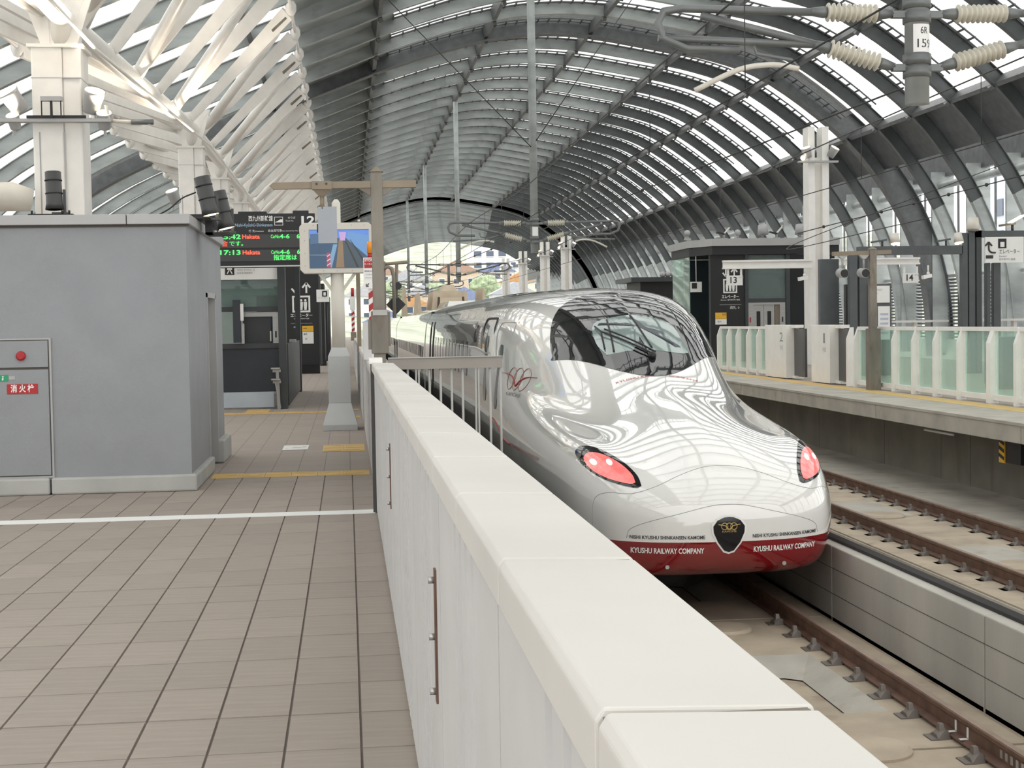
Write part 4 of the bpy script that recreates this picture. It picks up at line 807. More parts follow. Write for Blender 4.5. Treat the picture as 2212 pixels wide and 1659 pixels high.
# tail lights
M_tail = mat('lit_red_tail_lens', (1.0, 0.16, 0.15), 0.2, emit=0.25, var=0.35, scale=9, coat=0.5); M_spot = mat('bright_red_lamp', (1.0, 0.45, 0.35), 0.3, emit=5.0)
for sg, lb in ((-1, 'left'), (1, 'right')):
    fn = lambda x, h, l=0.005, sg=sg: surf_front(sg*x, h, l)
    o_ = [(0.845, 1.33), (0.86, 1.42), (0.93, 1.52), (1.04, 1.605), (1.16, 1.655), (1.27, 1.65), (1.335, 1.59), (1.335, 1.51), (1.28, 1.435), (1.17, 1.37), (1.03, 1.33), (0.90, 1.31)]
    o_ = [tuple(p) for p in catmull(o_+[o_[0]], 4)[:-1]]
    hl = patch('tail_light', o_, fn, M_ws, tr, 8); c = (1.10, 1.48)
    inn = [(c[0]+(x-c[0])*0.80, c[1]-0.008+(h-c[1])*0.76) for x, h in o_]
    ln = patch('lens', inn, lambda x, h: fn(x, h, 0.009), M_tail, hl, 8)
    for x, h in ((1.225, 1.52), (1.085, 1.53)): 
        cc = [(x+0.026*math.cos(a), h+0.026*math.sin(a)) for a in np.linspace(0, 2*math.pi, 15)[:-1]]; patch('lamp_spot', cc, lambda x, h: fn(x, h, 0.013), M_spot, hl, 2)
# front hood seams
fr_ = lambda x, h: surf_front(x, h, 0.0)
tp = lambda x, s: surf_top(x, s, 0.0)
up_ = [(-1.30, 0.80), (-1.305, 1.0), (-1.27, 1.18), (-1.15, 1.25), (-0.95, 1.255), (-0.7, 1.33), (-0.45, 1.43), (-0.2, 1.50), (0, 1.515)]
seam('hood_seam', up_+[(-x, h) for x, h in reversed(up_[:-1])], fr_, tr, 0.0035)
lo_ = [(-1.02, 0.80), (-0.98, 0.90), (-0.80, 0.98), (-0.5, 1.06), (-0.2, 1.13), (0, 1.145)]
seam('coupler_seam', lo_+[(-x, h) for x, h in reversed(lo_[:-1])], fr_, tr, 0.003)
# shield emblem and lettering
sh = [(0, 0.66), (0.05, 0.675), (0.115, 0.76), (0.16, 0.86), (0.165, 0.925), (0.12, 0.985), (0.05, 1.015), (0, 1.02)]; sh = sh+[(-x, h) for x, h in reversed(sh[1:-1])]
c = np.array((0, 0.85)); f5 = lambda l: (lambda x, h: surf_front(x, h, l))
em = patch('emblem', [tuple(c+(np.array(p)-c)*1.12) for p in sh], f5(0.006), M_wht, tr, 6, (0, 0.85)); patch('emblem_field', sh, f5(0.012), M_blackg, em, 6, (0, 0.85))
M_gold = mat('gold_line', (0.52, 0.36, 0.12), 0.35, 0.5)
for k in (-1, 0, 1):
    P = [surf_front(k*0.048+0.034*math.cos(a), 0.925+0.034*math.sin(a), 0.016) for a in np.linspace(0, 2*math.pi, 21)]; MB().tube([W(p) for p in P], 0.0045, 5, False).build('emblem_ring', M_gold, em)
P = [surf_front(x, h, 0.017) for x, h in catmull([(-0.115, 0.945), (-0.04, 0.93), (0, 0.895), (0.04, 0.93), (0.115, 0.945)], 4)]; MB().tube([W(p) for p in P], 0.005, 5).build('emblem_wing', M_gold, em)
vs, fs = text_mesh('KAMOME', 0.03, align='CENTER', width=0.15); decal('lettering', [(x, 0.872+y) for x, y in vs], fs, f5(0.016), M_gold, em)
for sg in (-1, 1):
    for body, size, m, h0, wd, bd_ in (('KYUSHU RAILWAY COMPANY', 0.078, M_wht, 0.675, 0.72, 0.002), ('NISHI KYUSHU SHINKANSEN KAMOME', 0.05, M_ink, 0.815, 0.74, 0.001)):
        vs, fs = text_mesh(body, size, bd_, 'CENTER', wd); decal('lettering', [(sg*0.62+x, h0+y) for x, y in vs], fs, f5(0.006), m, tr)
for sg in (-1, 1): 
    p = surf_front(sg*0.62, 0.50, 0.0)
    if p is not None: MB().tube([W(p), W(p+Vector((0, -0.02, 0)))], 0.022, 10).build('tow_eye', M_steel, tr)
# side logo: three ovals and a red bird, lettering, red tail stripe
sd = lambda s, h, l=0.005: surf_side(s, h, l)
for k in range(3):
    P = [sd(6.35-0.34*k+0.21*math.cos(a), 2.25+0.155*math.sin(a), 0.005) for a in np.linspace(0, 2*math.pi, 31)]; P = [W(p) for p in P if p is not None]; MB().tube(P, 0.006, 5, False).build('logo_oval', mat('logo_grey_red', (0.30, 0.18, 0.16), 0.4), tr)
P = [sd(s, h, 0.006) for s, h in catmull([(6.95, 2.315), (6.5, 2.30), (6.2, 2.24), (6.0, 2.155), (5.85, 2.23), (5.6, 2.285), (5.2, 2.29)], 5)]; P = [W(p) for p in P if p is not None]
MB().tube(P, [0.004+0.011*math.sin(math.pi*i/(len(P)-1)) for i in range(len(P))], 6).build('logo_bird', mat('logo_dark_red', (0.28, 0.02, 0.02), 0.4), tr)
vs, fs = text_mesh('KAMOME', 0.075, align='CENTER', width=0.95); decal('lettering', [(6.0-x, 2.03+y) for x, y in vs], fs, sd, M_inkg, tr)
seam('red_tail_stripe', [(8.15, 1.60), (7.6, 1.59), (7.1, 1.53), (6.6, 1.43), (6.1, 1.375), (5.6, 1.36)], lambda s, h: surf_side(s, h, 0.0), tr, 0.016, mat('logo_dark_red', (0.28, 0.02, 0.02), 0.4))
vs, fs = text_mesh('THE NISHI KYUSHU SHINKANSEN KAMOME SINCE 2022', 0.06, width=2.3); decal('lettering', [(5.45-x, 1.365+y) for x, y in vs], fs, sd, mat('logo_dark_red', (0.28, 0.02, 0.02), 0.4), tr)
# doors, windows, stripes along the platform side of the lead car
def srect(name, s0, s1, h0, h1, m, parent, r=0.06, lift=0.006):
    cs = []
    for cxx, cyy, a0 in ((s1-r, h1-r, 0), (s0+r, h1-r, 90), (s0+r, h0+r, 180), (s1-r, h0+r, 270)):
        for q in range(4): a = math.radians(a0+30*q); cs.append((cxx+r*math.cos(a), cyy+r*math.sin(a)))
    return patch(name, cs, lambda s, h: surf_side(s, h, lift), m, parent, 3)
def sframe(name, s0, s1, h0, h1, parent, m=None, r=0.012):
    rr = 0.16; cs = []
    for cxx, cyy, a0 in ((s1-rr, h1-rr, 0), (s0+rr, h1-rr, 90), (s0+rr, h0+rr, 180), (s1-rr, h0+rr, 270)):
        for q in range(5): a = math.radians(a0+22.5*q); cs.append((cxx+rr*math.cos(a), cyy+rr*math.sin(a)))
    P = [surf_side(*c_, 0.0) for c_ in cs+[cs[0]]]; return MB().tube([W(p) for p in P if p is not None], r, 5, False).build(name, m or M_seam, parent)
M_win = mat('dark_train_window', (0.03, 0.035, 0.045), 0.06, var=0.2, coat=0.5)
d1 = sframe('crew_door', 6.95, 8.0, 0.95, 3.05, tr, None, 0.010); srect('door_window', 7.28, 7.62, 1.75, 2.72, M_win, d1, 0.12)
srect('door_handle', 7.50, 7.72, 1.45, 1.50, M_seam, d1, 0.015)
d2 = sframe('passenger_door', 8.35, 9.6, 0.9, 3.12, tr, M_black, 0.022); srect('door_window', 8.75, 9.2, 1.8, 2.85, M_win, d2, 0.15)
srect('destination_display', 10.7, 11.2, 2.72, 3.02, M_win, tr, 0.04)
win0 = None
for k in range(11): srect('passenger_window', 12.4+0.98*k, 12.98+0.98*k, 2.08, 2.72, M_win, tr, 0.10)
for a, b_ in ((10.9, 13.6), (13.9, 16.4), (16.8, 23.0)): srect('waist_stripe', a, b_, 1.555, 1.585, M_seam, tr, 0.012)
for s_ in (23.3, 24.6): seam('rear_door_edge', [(s_, 0.9), (s_, 2.0), (s_, 3.1)], lambda s, h: surf_side(s, h, 0.0), tr, 0.025, M_black)
vs, fs = text_mesh('N6', 0.4, align='CENTER'); decal('lettering', [(11.9-x*0.9, 2.45+y) for x, y in vs], fs, sd, M_inkg, tr)
# following cars
for k in range(3):
    y0 = CAR_END+0.5+25.0*k
    cb = hull([(y0, FULL), (y0+0.02, FULL), (y0+24.48, FULL), (y0+24.5, FULL)], 'middle_car_body', tr, M_body); b = MB()
    MB().box(TX-1.45, TX+1.45, TIP+y0-0.5, TIP+y0, TZ+0.5, TZ+3.4).build('gangway_bellows', M_black, cb)
    for q in range(20):
        if k < 2: box('passenger_window', M_win, cb, TX-1.688, TX-1.672, TIP+y0+2.6+0.98*q, TIP+y0+3.2+0.98*q, TZ+2.08, TZ+2.42)
    for q in (0.9, 1.9, 23.0, 24.0): box('door_edge', M_black, cb, TX-1.69, TX-1.675, TIP+y0+q-0.02, TIP+y0+q+0.02, TZ+0.9, TZ+2.4)
# roof shrouds: pantograph cover with beige boards, fins
M_beige = mat('beige_roof_equipment', (0.56, 0.46, 0.34), 0.5, var=0.1)
def rbox(name, x0, x1, y0, y1, z0, z1, m, t=0.25): return frustum(MB(), TX+(x0+x1)/2, (y0+y1)/2, TZ+z0, (x1-x0)/2, (y1-y0)/2, TZ+z1, (x1-x0)/2-t*0.4, (y1-y0)/2-t).build(name, m, tr)
rbox('roof_cover', -0.78, 0.62, 54, 58, 3.54, 4.25, M_beige); rbox('roof_cover_cap', -0.35, 0.25, 55, 57, 4.25, 4.5, M_beige, 0.3)
frustum(MB(), TX-0.08, 53.85, TZ+3.62, 0.42, 0.05, TZ+4.0, 0.38, 0.02).build('cover_board', mat('pale_roof_board', (0.62, 0.52, 0.38), 0.5), tr)
for x in (-0.55, 0.40): MB().bar((TX+x, 53.9, TZ+3.6), (TX+x*0.93, 53.98, TZ+4.02), 0.05, 0.09).build('cover_slot', M_groove, tr)
MB().tube([(TX, 56, TZ+4.5), (TX, 56, TZ+5.3)], 0.05, 8).build('insulator_post', M_pipe, tr)
rbox('side_fin', 1.05, 1.25, 54, 57.5, 3.35, 4.35, M_beige, 0.2); rbox('side_fin', -1.30, -1.12, 54, 57.5, 3.35, 4.2, M_beige, 0.2); rbox('side_fin', -1.35, -1.15, 66, 69, 3.3, 4.7, M_beige, 0.2)
rbox('roof_unit', -0.9, 0.9, 44, 49, 3.5, 3.72, M_body, 0.2)
# dark bogie and underframe
MB().box(TX-1.25, TX+1.25, TIP+3.2, TIP+100, TZ+0.06, TZ+0.34).build('underframe', M_black, tr); MB().box(TX-1.0, TX+1.0, TIP+3.0, TIP+6.5, TZ+0.01, TZ+0.3).build('bogie', M_black, tr)
bmn.free()
# ================================================================== WHITE ROOF COLUMNS, BRANCH ARMS
NX, NZ = -1.44, 10.85; LX, LZ = -7.7, 8.38
def beam_at(Y):
    """head-height longitudinal tube: (x, z) at Y"""
    t = min(1, max(0, (Y-28.5)/21.5)); return (-5.1+0.2*t, 7.42+0.78*t)
COLS = [(28.5, -5.2, 0.44, 6.88), (50, -4.98, 0.40, 7.60), (61, -5.02, 0.39, 7.65), (72.2, -4.95, 0.36, 7.6), (83, -4.95, 0.36, 7.6)]
CL = ['nearest big white column rising behind the grey building', 'second white roof column, right of the slanting tube beam', 'third white roof column in the row, partly hidden by the second', 'fourth white roof column above the departure board', 'farthest white roof column above the departure board']
for (Y, X, hw, zc), lb in zip(COLS, CL):
    t = thing('roof_column', lb, 'column', (X, Y, 0), 'white roof columns')
    MB().box(X-hw, X+hw*0.25, Y-hw, Y+hw, 0, zc-0.05).build('shaft_face', M_white, t, 0.03)
    MB().box(X+hw*0.25, X+hw, Y-hw*0.9, Y+hw, 0, zc-0.05).build('shaft_return', M_white, t, 0.03)
    box('capital', M_white, t, X-hw-0.06, X+hw+0.06, Y-hw-0.06, Y+hw+0.06, zc-0.06, zc)
    MB().box(X-hw-0.004, X+hw+0.004, Y-hw-0.004, Y+hw+0.004, zc-0.62, zc-0.605).build('seam', M_cap, t)
    for x in (X-hw*0.72, X+hw*0.28): MB().box(x-0.012, x+0.012, Y-hw-0.006, Y-hw+0.002, 0, zc-1.6).build('groove', M_cap, t)
    # head: two curved cheek plates and a stub
    bx, bz = beam_at(Y); h = bz-zc
    for sg in (-1, 1):
        pts = [(X+sg*hw*0.75, zc)]+[(X+sg*hw*(0.75+0.9*(1-math.cos(a))), zc+0.25+(0.9+h)*0.6*math.sin(a)) for a in np.linspace(0, 1.35, 6)]
        poly = [(x, Y-0.03, z) for x, z in pts]+[(x-sg*0.16, Y-0.03, z+0.02) for x, z in reversed(pts)]
        MB().prism(poly, (0, 0.5, 0)).build('head_flange', M_white, t)
    MB().prism([(X-hw*0.7, Y-0.02, zc), (X+hw*0.7, Y-0.02, zc), (X+hw*1.6, Y-0.02, zc+1.25), (X-hw*1.6, Y-0.02, zc+1.1)], (0, 0.06, 0)).build('head_web', M_white, t)
    MB().tube([(bx, Y-2.2, beam_at(Y-2.2)[1]), (bx, Y-0.25, bz), (X, Y+0.1, zc+0.15)], [0.2, 0.2, 0.16], 14).build('head_elbow', M_white, t)
beam = struct('trim_roof_branches', (-5, 50, 8))
MB().tube([(beam_at(Y)[0], Y, beam_at(Y)[1]) for Y in (14, 28.5, 39, 50, 61, 72, 83, 100, 120)], 0.2, 14).build('ridge_tube', M_white, beam)
MB().tube([(beam_at(Y)[0]+0.55, Y, beam_at(Y)[1]-0.55) for Y in (14, 28.5, 50, 72, 100)], 0.035, 8).build('thin_conduit', M_white, beam)
n0 = SEAM
for k in range(-12, 16):
    Yn = n0+PITCH*k; Yb = Yn+PITCH; bx, bz = beam_at(Yb)
    MB().bar((bx+0.12, Yb, bz+0.10), (NX-0.1, Yn, NZ-0.05), 0.10, 0.24, up=(1, 0, -0.9), w1=0.10, h1=0.44).build('branch_plate', M_white, beam)
    if k % 2 == 0: MB().tube([(bx+0.1, Yb+0.3, bz+0.15), (NX-0.5, Yn-PITCH*0.62, NZ-0.35)], [0.16, 0.13], 12).build('branch_tube', M_white, beam)
    MB().bar((NX-0.55, Yn+0.55, NZ-0.40), (NX-0.12, Yn+0.1, NZ-0.1), 0.16, 0.2).build('bolted_tip', M_rust, beam) if k % 2 else None
    MB().bar((bx-0.12, Yb, bz+0.02), (LX+0.1, Yn-PITCH, LZ+0.05), 0.10, 0.28, w1=0.10, h1=0.5).build('branch_plate', M_white, beam)
    if k % 2 == 0: MB().tube([(bx-0.1, Yb+0.3, bz), (LX+0.6, Yn-PITCH*1.8, LZ+0.1)], 0.11, 10).build('branch_tube', M_white, beam)
# lamp clusters on the columns
def uplight(label, p, aim, r=0.16, group='uplights on roof columns'):
    t = thing('uplight', label, 'uplight', p, group); a = Vector(aim).normalized(); c = Vector(p)
    MB().tube([c-a*r*2.2, c-a*r*2.0, c-a*r*0.3, c], [r*0.75, r*0.85, r*0.95, r*1.05], 18).build('housing', M_cap, t); MB().tube([c, c+a*0.01], r*0.92, 18).build('lens', M_lamp, t)
    MB().bar(c-a*r*1.2, (p[0], p[1]+0.1, p[2]-r*3), 0.05, 0.03).build('yoke', M_cap, t)
    ld = bpy.data.lights.new('lamp_light', 'SPOT'); ld.energy = 2600*r; ld.spot_size = math.radians(110); ld.spot_blend = 0.6; ld.color = (1.0, 0.88, 0.72); ld.shadow_soft_size = r
    lo = bpy.data.objects.new('lamp_light', ld); COL.objects.link(lo); lo.parent = t; lo.location = a*0.03; lo.rotation_euler = a.to_track_quat('-Z', 'Y').to_euler(); return t
uplight('cylindrical uplight at the left of the nearest white column', (-6.05, 28.0, 6.0), (-0.45, -0.35, 0.75), 0.19)
uplight('cylindrical uplight at the right of the nearest white column', (-4.50, 28.0, 6.02), (0.25, -0.4, 0.85), 0.19)
uplight('small glowing floodlight low at the right of the nearest column', (-4.35, 28.0, 5.62), (0.05, -0.5, 0.8), 0.14)
uplight('small glowing floodlight low at the left of the nearest column', (-5.98, 28.0, 5.58), (-0.1, -0.5, 0.8), 0.12)
sh_ = thing('lamp_shelf', 'flat steel shelf ringing the nearest white column and carrying its lamps', 'shelf', (-5.2, 28.2, 5.4))
box('tray', M_cap, sh_, -6.2, -4.2, 27.85, 28.05, 5.44, 5.50); MB().tube([(-4.25, 27.95, 5.47), (-3.5, 27.9, 5.42)], 0.035, 8).build('side_rod', M_case, sh_); MB().tube([(-4.25, 27.95, 5.47), (-4.3, 27.95, 5.75)], 0.03, 8).build('stay', M_lamp if False else M_case, sh_); MB().tube([(-6.2, 27.95, 5.46), (-7.2, 27.9, 5.42)], 0.03, 8).build('side_rod', M_case, sh_)
MB().tube([(-3.85, 27.9, 5.44), (-3.45, 27.9, 5.44)], 0.05, 8).build('sensor', M_pipe, sh_)
box('ballast_box', M_cap, sh_, -5.42, -5.05, 27.7, 27.85, 5.80, 5.88); MB().box(-5.42, -5.40, 27.74, 27.76, 5.5, 5.8).box(-5.08, -5.06, 27.74, 27.76, 5.5, 5.8).box(-5.26, -5.22, 27.74, 27.78, 5.5, 5.8).build('ballast_legs', M_black, sh_)
MB().bar((-5.7, 27.86, 5.53), (-4.65, 27.86, 5.53), 0.05, 0.05).build('black_channel', M_black, sh_)
uplight('small round uplight above the building roof, left of the tilted spotlights', (-4.3, 38.0, 5.10), (-0.25, -0.3, 0.8), 0.16)
uplight('small round uplight just right of the tilted spotlights', (-4.05, 44.0, 5.75), (0.1, -0.3, 0.8), 0.16)
tag(MB().tube([(-9.5, 27.5, 4.0), (-5.9, 27.5, 4.06), (-5.6, 27.6, 4.0)], [0.26, 0.26, 0.2], 16).build('cream_duct', M_case), 'thick cream pipe at left behind the upright spotlight', 'pipe')
# ================================================================== OVERHEAD LINE
def insulator(par, p0, p1, n=10, r=0.10):
    p0, p1 = Vector(p0), Vector(p1); d = p1-p0; L_ = d.length; pts = []; rs = []
    for i in range(n):
        for t, q in ((0.0, 0.55), (0.35, 0.62), (0.5, 1.0), (0.65, 0.95), (0.8, 0.60)): pts.append(p0+d*((i+t)/n)); rs.append(r*q)
    b = MB().tube(pts, rs, 14); b.build('insulator', M_ins, par)
    u = d/L_; MB().tube([p0-u*0.16, p0-u*0.03, p0+u*0.01], [r*0.42, r*0.62, r*0.60], 12).build('insulator_cap', M_pipe, par); MB().tube([p1-u*0.01, p1+u*0.03, p1+u*0.16], [r*0.60, r*0.62, r*0.42], 12).build('insulator_cap', M_pipe, par)
def drop_post(Y, X, label, full=True, top=13.9):
    t = thing('catenary_post', label, 'catenary post', (X, Y, 3.85), 'overhead line drop posts')
    MB().tube([(X, Y, 3.86), (X, Y, top)], 0.125, 20).build('tube', M_galv, t)
    for z in (4.19, 4.32, 4.755, 4.90): MB().tube([(X, Y, z-0.055), (X, Y, z+0.055)], 0.145, 20).build('clamp', M_pipe, t)
    pl = MB(); cs = []
    for i in range(9): a = math.radians(-90-52+13*i+14); cs.append((X+0.128*math.cos(a), Y+0.128*math.sin(a)))
    for x, y in cs: pl.v += [(x, y, 4.385), (x, y, 4.675)]
    for i in range(8): pl.f.append((2*i, 2*i+2, 2*i+3, 2*i+1)); pl.sm.append(True)
    pl = pl.build('number_plate', M_wht, t)
    if full:
        for body, size, z, w_ in (('6R', 0.10, 4.605, 0.085), ('159', 0.125, 4.47, 0.17)):
            vs, fs = text_mesh(body, size, 0.001, 'CENTER', w_); MB().add([(X+0.1285*math.cos(math.radians(-76)+x/0.128), Y+0.1285*math.sin(math.radians(-76)+x/0.128), z+y) for x, y in vs], fs).build('lettering', M_ink, pl)
    for sg in (-1, 1):
        zu, zl = 4.79, 4.24
        MB().bar((X+sg*0.12, Y, zu), (X+sg*0.27, Y, zu), 0.08, 0.07).build('bracket', M_pipe, t); MB().bar((X+sg*0.12, Y, zl), (X+sg*0.27, Y, zl), 0.08, 0.07).build('bracket', M_pipe, t)
        insulator(t, (X+sg*0.42, Y, zu+0.01), (X+sg*0.98, Y, zu+0.02)); insulator(t, (X+sg*0.40, Y, zl+0.05), (X+sg*0.95, Y, zl+0.20))
        e = X+sg*2.75
        MB().tube([(X+sg*1.08, Y, zu+0.02), (X+sg*2.5, Y, zu+0.05), (e-sg*0.06, Y, zu+0.02), (e, Y, zu-0.10), (e-sg*0.05, Y, zu-0.25), (X+sg*2.45, Y, zu-0.36), (X+sg*1.9, Y, zu-0.37)], 0.042, 10).build('stay_tube', M_pipe, t)
        MB().tube([(X+sg*1.05, Y, zl+0.23), (X+sg*2.3, Y, zu-0.02)], 0.042, 10).build('cantilever_tube', M_pipe, t)
        MB().tube([(X+sg*1.02, Y, zl+0.20), (X+sg*1.6, Y, zl+0.05), (X+sg*2.6, Y, zl+0.02)], 0.03, 8).build('registration_tube', M_pipe, t) if Y > 40 else MB().tube([(X+sg*1.10, Y, zl+0.235), (X+sg*2.0, Y, zl+0.27), (X+sg*2.75, Y, zl+0.30)], 0.038, 10).build('registration_tube', M_pipe, t)
        ps = catmull([(X+sg*1.30, Y-0.1, zl-0.03), (X+sg*1.55, Y-0.05, zl+0.02), (X+sg*1.9, Y, zl-0.02), (X+sg*2.35, Y+0.1, zl-0.22)], 5); MB().tube(ps, [0.028]*len(ps), 8).build('steady_arm', M_case, t)
        MB().tube([(X+sg*1.75, Y, zl+0.26), (X+sg*1.72, Y, zl+0.14), (X+sg*1.35, Y, zl+0.08), (X+sg*1.28, Y-0.05, zl-0.02)], 0.02, 6).build('drop_bracket', M_pipe, t)
    return t
PY = [15.05, 46.9, 79.3, 111, 143]
PL = ['near grey catenary drop post with the 159 number plate at top right', 'tall grey catenary post standing above the train nose', 'third catenary post, left of the tall one', 'fourth catenary post, seen against the bright tunnel end', 'farthest catenary post, left in the bright tunnel end']
for Y, lb in zip(PY, PL): drop_post(Y, 5.98, lb, Y < 40, 13.45)
def wire(label, pts, r=0.012, beads=0):
    t = thing('overhead_wire', label, 'wire', pts[0], 'overhead wires'); P = catmull(pts, 8) if len(pts) > 2 else pts
    MB().tube(P, r, 6).build('strand', M_wire, t)
    if beads:
        a, b_ = Vector(pts[0]), Vector(pts[-1])
        for k in range(1, beads): MB().ball(a.lerp(b_, k/beads), r*3.4, 8).build('clip', M_wire, t)
    return t
for x, lb in ((3.85, 'above the train'), (8.21, 'above the empty track')):
    wire('contact wire '+lb, [(x, -6, 3.85), (x, 200, 3.85)], 0.008)
    t = wire('messenger wire '+lb, [(x, -6, 4.80), (x, 15.05, 4.78), (x, 31, 4.55), (x, 46.9, 4.76), (x, 63, 4.55), (x, 79.3, 4.76), (x, 95, 4.55), (x, 111, 4.76), (x, 143, 4.76)], 0.011)
    for k in range(0, 24):
        y = 5+4.5*k; ph = ((y-15.05) % 32)/32; z = 4.77-0.22*math.sin(math.pi*ph)**2; MB().tube([(x, y, 3.86), (x, y, z)], 0.006, 5).build('dropper', M_wire, t)
wire('beaded feeder wire sloping up to the right over the windshield', [(4.6, 118, 4.9), (9.3, 24, 5.45)], 0.016, 16)
wire('thin guy wire crossing the vault from upper left to the tall post', [(0.6, 44, 12.0), (5.9, 46.8, 7.2)], 0.015)
wire('thin guy wire crossing the vault from the tall post to upper right', [(6.0, 46.8, 7.3), (10.5, 48, 13.6)], 0.015)
wire('dark wire sagging across the right-hand pillar', [(12.2, 30, 3.7), (14, 46, 3.9), (18.5, 40, 5.9)], 0.012)
for y0, z0 in ((30, 5.0),): wire('thin beaded wire running along the opposite platform roofs', [(11.2, 36, 3.75), (12.9, 27, 4.3)], 0.012, 7)
# ================================================================== OPPOSITE PLATFORM
RX = 11.93
# platform edge fence: tapered white posts, rails, greenish glass
def fence_run(label, posts, y_end, loc):
    t = thing('edge_fence', label, 'fence', loc, 'white glazed platform edge fences')
    for i, (y, w_) in enumerate(posts):
        MB().prism([(RX-0.10, y-w_, 0), (RX+0.06, y-w_, 0), (RX+0.06, y-w_, 1.40), (RX-0.0, y-w_, 1.40), (RX-0.10, y-w_, 1.12)], (0, 2*w_, 0)).build('post', M_whitef, t)
    ys_ = [p[0] for p in posts]
    for a, b_ in zip(ys_, ys_[1:]):
        if abs(b_-a) > 0.8:
            lo, hi = min(a, b_), max(a, b_)
            box('top_rail', M_whitef, t, RX-0.02, RX+0.05, lo+0.03, hi-0.03, 1.34, 1.42); box('bottom_rail', M_whitef, t, RX-0.04, RX+0.05, lo+0.03, hi-0.03, 0.06, 0.16); box('glass_panel', G_green, t, RX+0.02, RX+0.03, lo+0.05, hi-0.05, 0.16, 1.34)
            box('panel_stile', M_whitef, t, RX+0.01, RX+0.05, hi-0.10, hi-0.05, 0.16, 1.34)
    return t
fence_run('white glazed platform fence at the right edge, with greenish panes', [(22.9, .05), (24.15, .05), (25.3, .05), (26.4, .09), (27.8, .05), (29.0, .05), (30.15, .05), (31.3, .05), (32.6, .05), (33.75, .05), (34.25, .05)], 34.3, (RX, 29, 0))
fence_run('white glazed platform fence between the train and the door housings', [(41.0, .05), (42.1, .05), (43.2, .05), (44.4, .05), (45.5, .05), (46.7, .05)], 47, (RX, 44, 0))
def door_unit(label, y0, y1, num):
    t = thing('door_housing', label, 'platform door', (RX, (y0+y1)/2, 0), 'white platform door housings')
    box('housing', M_whitef, t, RX-0.17, RX+0.20, y0, y1, 0.02, 1.46, 0.008); box('top_lip', M_whitef, t, RX-0.02, RX+0.22, y0-0.35, y0, 1.38, 1.46); box('foot_lip', M_whitef, t, RX-0.02, RX+0.22, y0-0.35, y0, 0.02, 0.09)
    box('sliding_door', M_smoke, t, RX+0.06, RX+0.12, y0-0.95, y0, 0.08, 1.36)
    text(num, 0.36, M_inkg, t, (RX-0.172, y0+0.42, 1.12), r=(0, -1, 0), align='CENTER', width=0.13 if num == '1' else 0.3); text('号車', 0.14, M_cap, t, (RX-0.172, y0+0.42, 0.83), r=(0, -1, 0), align='CENTER'); return t
door_unit('white door housing numbered 2, left of the pillar', 38.95, 40.95, '2'); door_unit('white door housing numbered 1, in front of the pillar', 35.3, 36.75, '1')
# rusty post with round signals
rq = thing('signal_post', 'weathered brown post with two round signals on the opposite platform', 'post', (11.72, 32.2, 0))
box('shaft', M_rust, rq, 11.64, 11.80, 32.1, 32.25, 0, 3.15, 0.01); box('base_sleeve', M_rust, rq, 11.60, 11.84, 32.0, 32.3, 0, 1.38); MB().add([(11.63, 32.09, 3.15), (11.81, 32.09, 3.15), (11.81, 32.26, 3.15), (11.63, 32.26, 3.15), (11.72, 32.17, 3.23)], [(3, 2, 1, 0), (0, 1, 4), (1, 2, 4), (2, 3, 4), (3, 0, 4)]).build('cap', M_rust, rq)
MB().bar((10.80, 32.17, 3.06), (12.15, 32.17, 3.09), 0.10, 0.09).build('cross_arm', M_arm, rq)
for x in (11.03, 11.52):
    MB().tube([(x, 32.17, 3.03), (x, 32.17, 2.72)], 0.025, 8).build('hanger', M_cap, rq); MB().prism([(x-0.12, 32.13, 3.03), (x+0.12, 32.13, 3.03), (x+0.03, 32.13, 2.94), (x-0.03, 32.13, 2.94)], (0, 0.08, 0)).build('hanger_funnel', M_cap, rq)
    MB().tube([(x, 32.05, 2.62), (x, 32.35, 2.64)], 0.105, 18).build('signal_drum', M_cap, rq); MB().tube([(x+0.005, 32.04, 2.62), (x+0.005, 32.05, 2.62)], 0.092, 18).build('signal_face', M_black, rq)
# white twin-flange pillars
PP = [(50.4, 'large white steel pillar with lamps on the opposite platform'), (109.7, 'rightmost of the distant white pillars behind the train roof'), (121.7, 'second from the right of the distant white pillars'), (137, 'third from the right of the distant white pillars'), (152, 'leftmost of the distant white pillars behind the train roof')]
for Y, lb in PP:
    X = 16.35; t = thing('platform_pillar', lb, 'pillar', (X, Y, 0), 'white platform pillars')
    MB().box(X-0.37, X-0.13, Y-0.3, Y+0.3, 0, 8.25).build('flange', M_whitef, t, 0.01); MB().box(X+0.13, X+0.37, Y-0.3, Y+0.3, 0, 8.25).build('flange', M_whitef, t, 0.01); box('web', M_white, t, X-0.14, X+0.14, Y-0.1, Y+0.2, 0, 7.2)
    box('lamp_tray', M_cap, t, X-0.75, X+0.65, Y-0.5, Y-0.3, 7.0, 7.06)
    for dx, aim in ((-0.5, (-0.3, -0.2, 0.9)), (0.55, (0.4, -0.4, 0.8))):
        c = Vector((X+dx, Y-0.45, 7.5)); a = Vector(aim).normalized(); MB().tube([c-a*0.35, c-a*0.05, c], [0.13, 0.16, 0.17], 14).build('uplight', M_cap, t); MB().tube([c, c+a*0.012], 0.15, 14).build('uplight_lens', M_lamp, t)
    MB().ball((X-0.62, Y-0.5, 7.15), 0.09, 8).build('glowing_lamp', M_lamp, t)
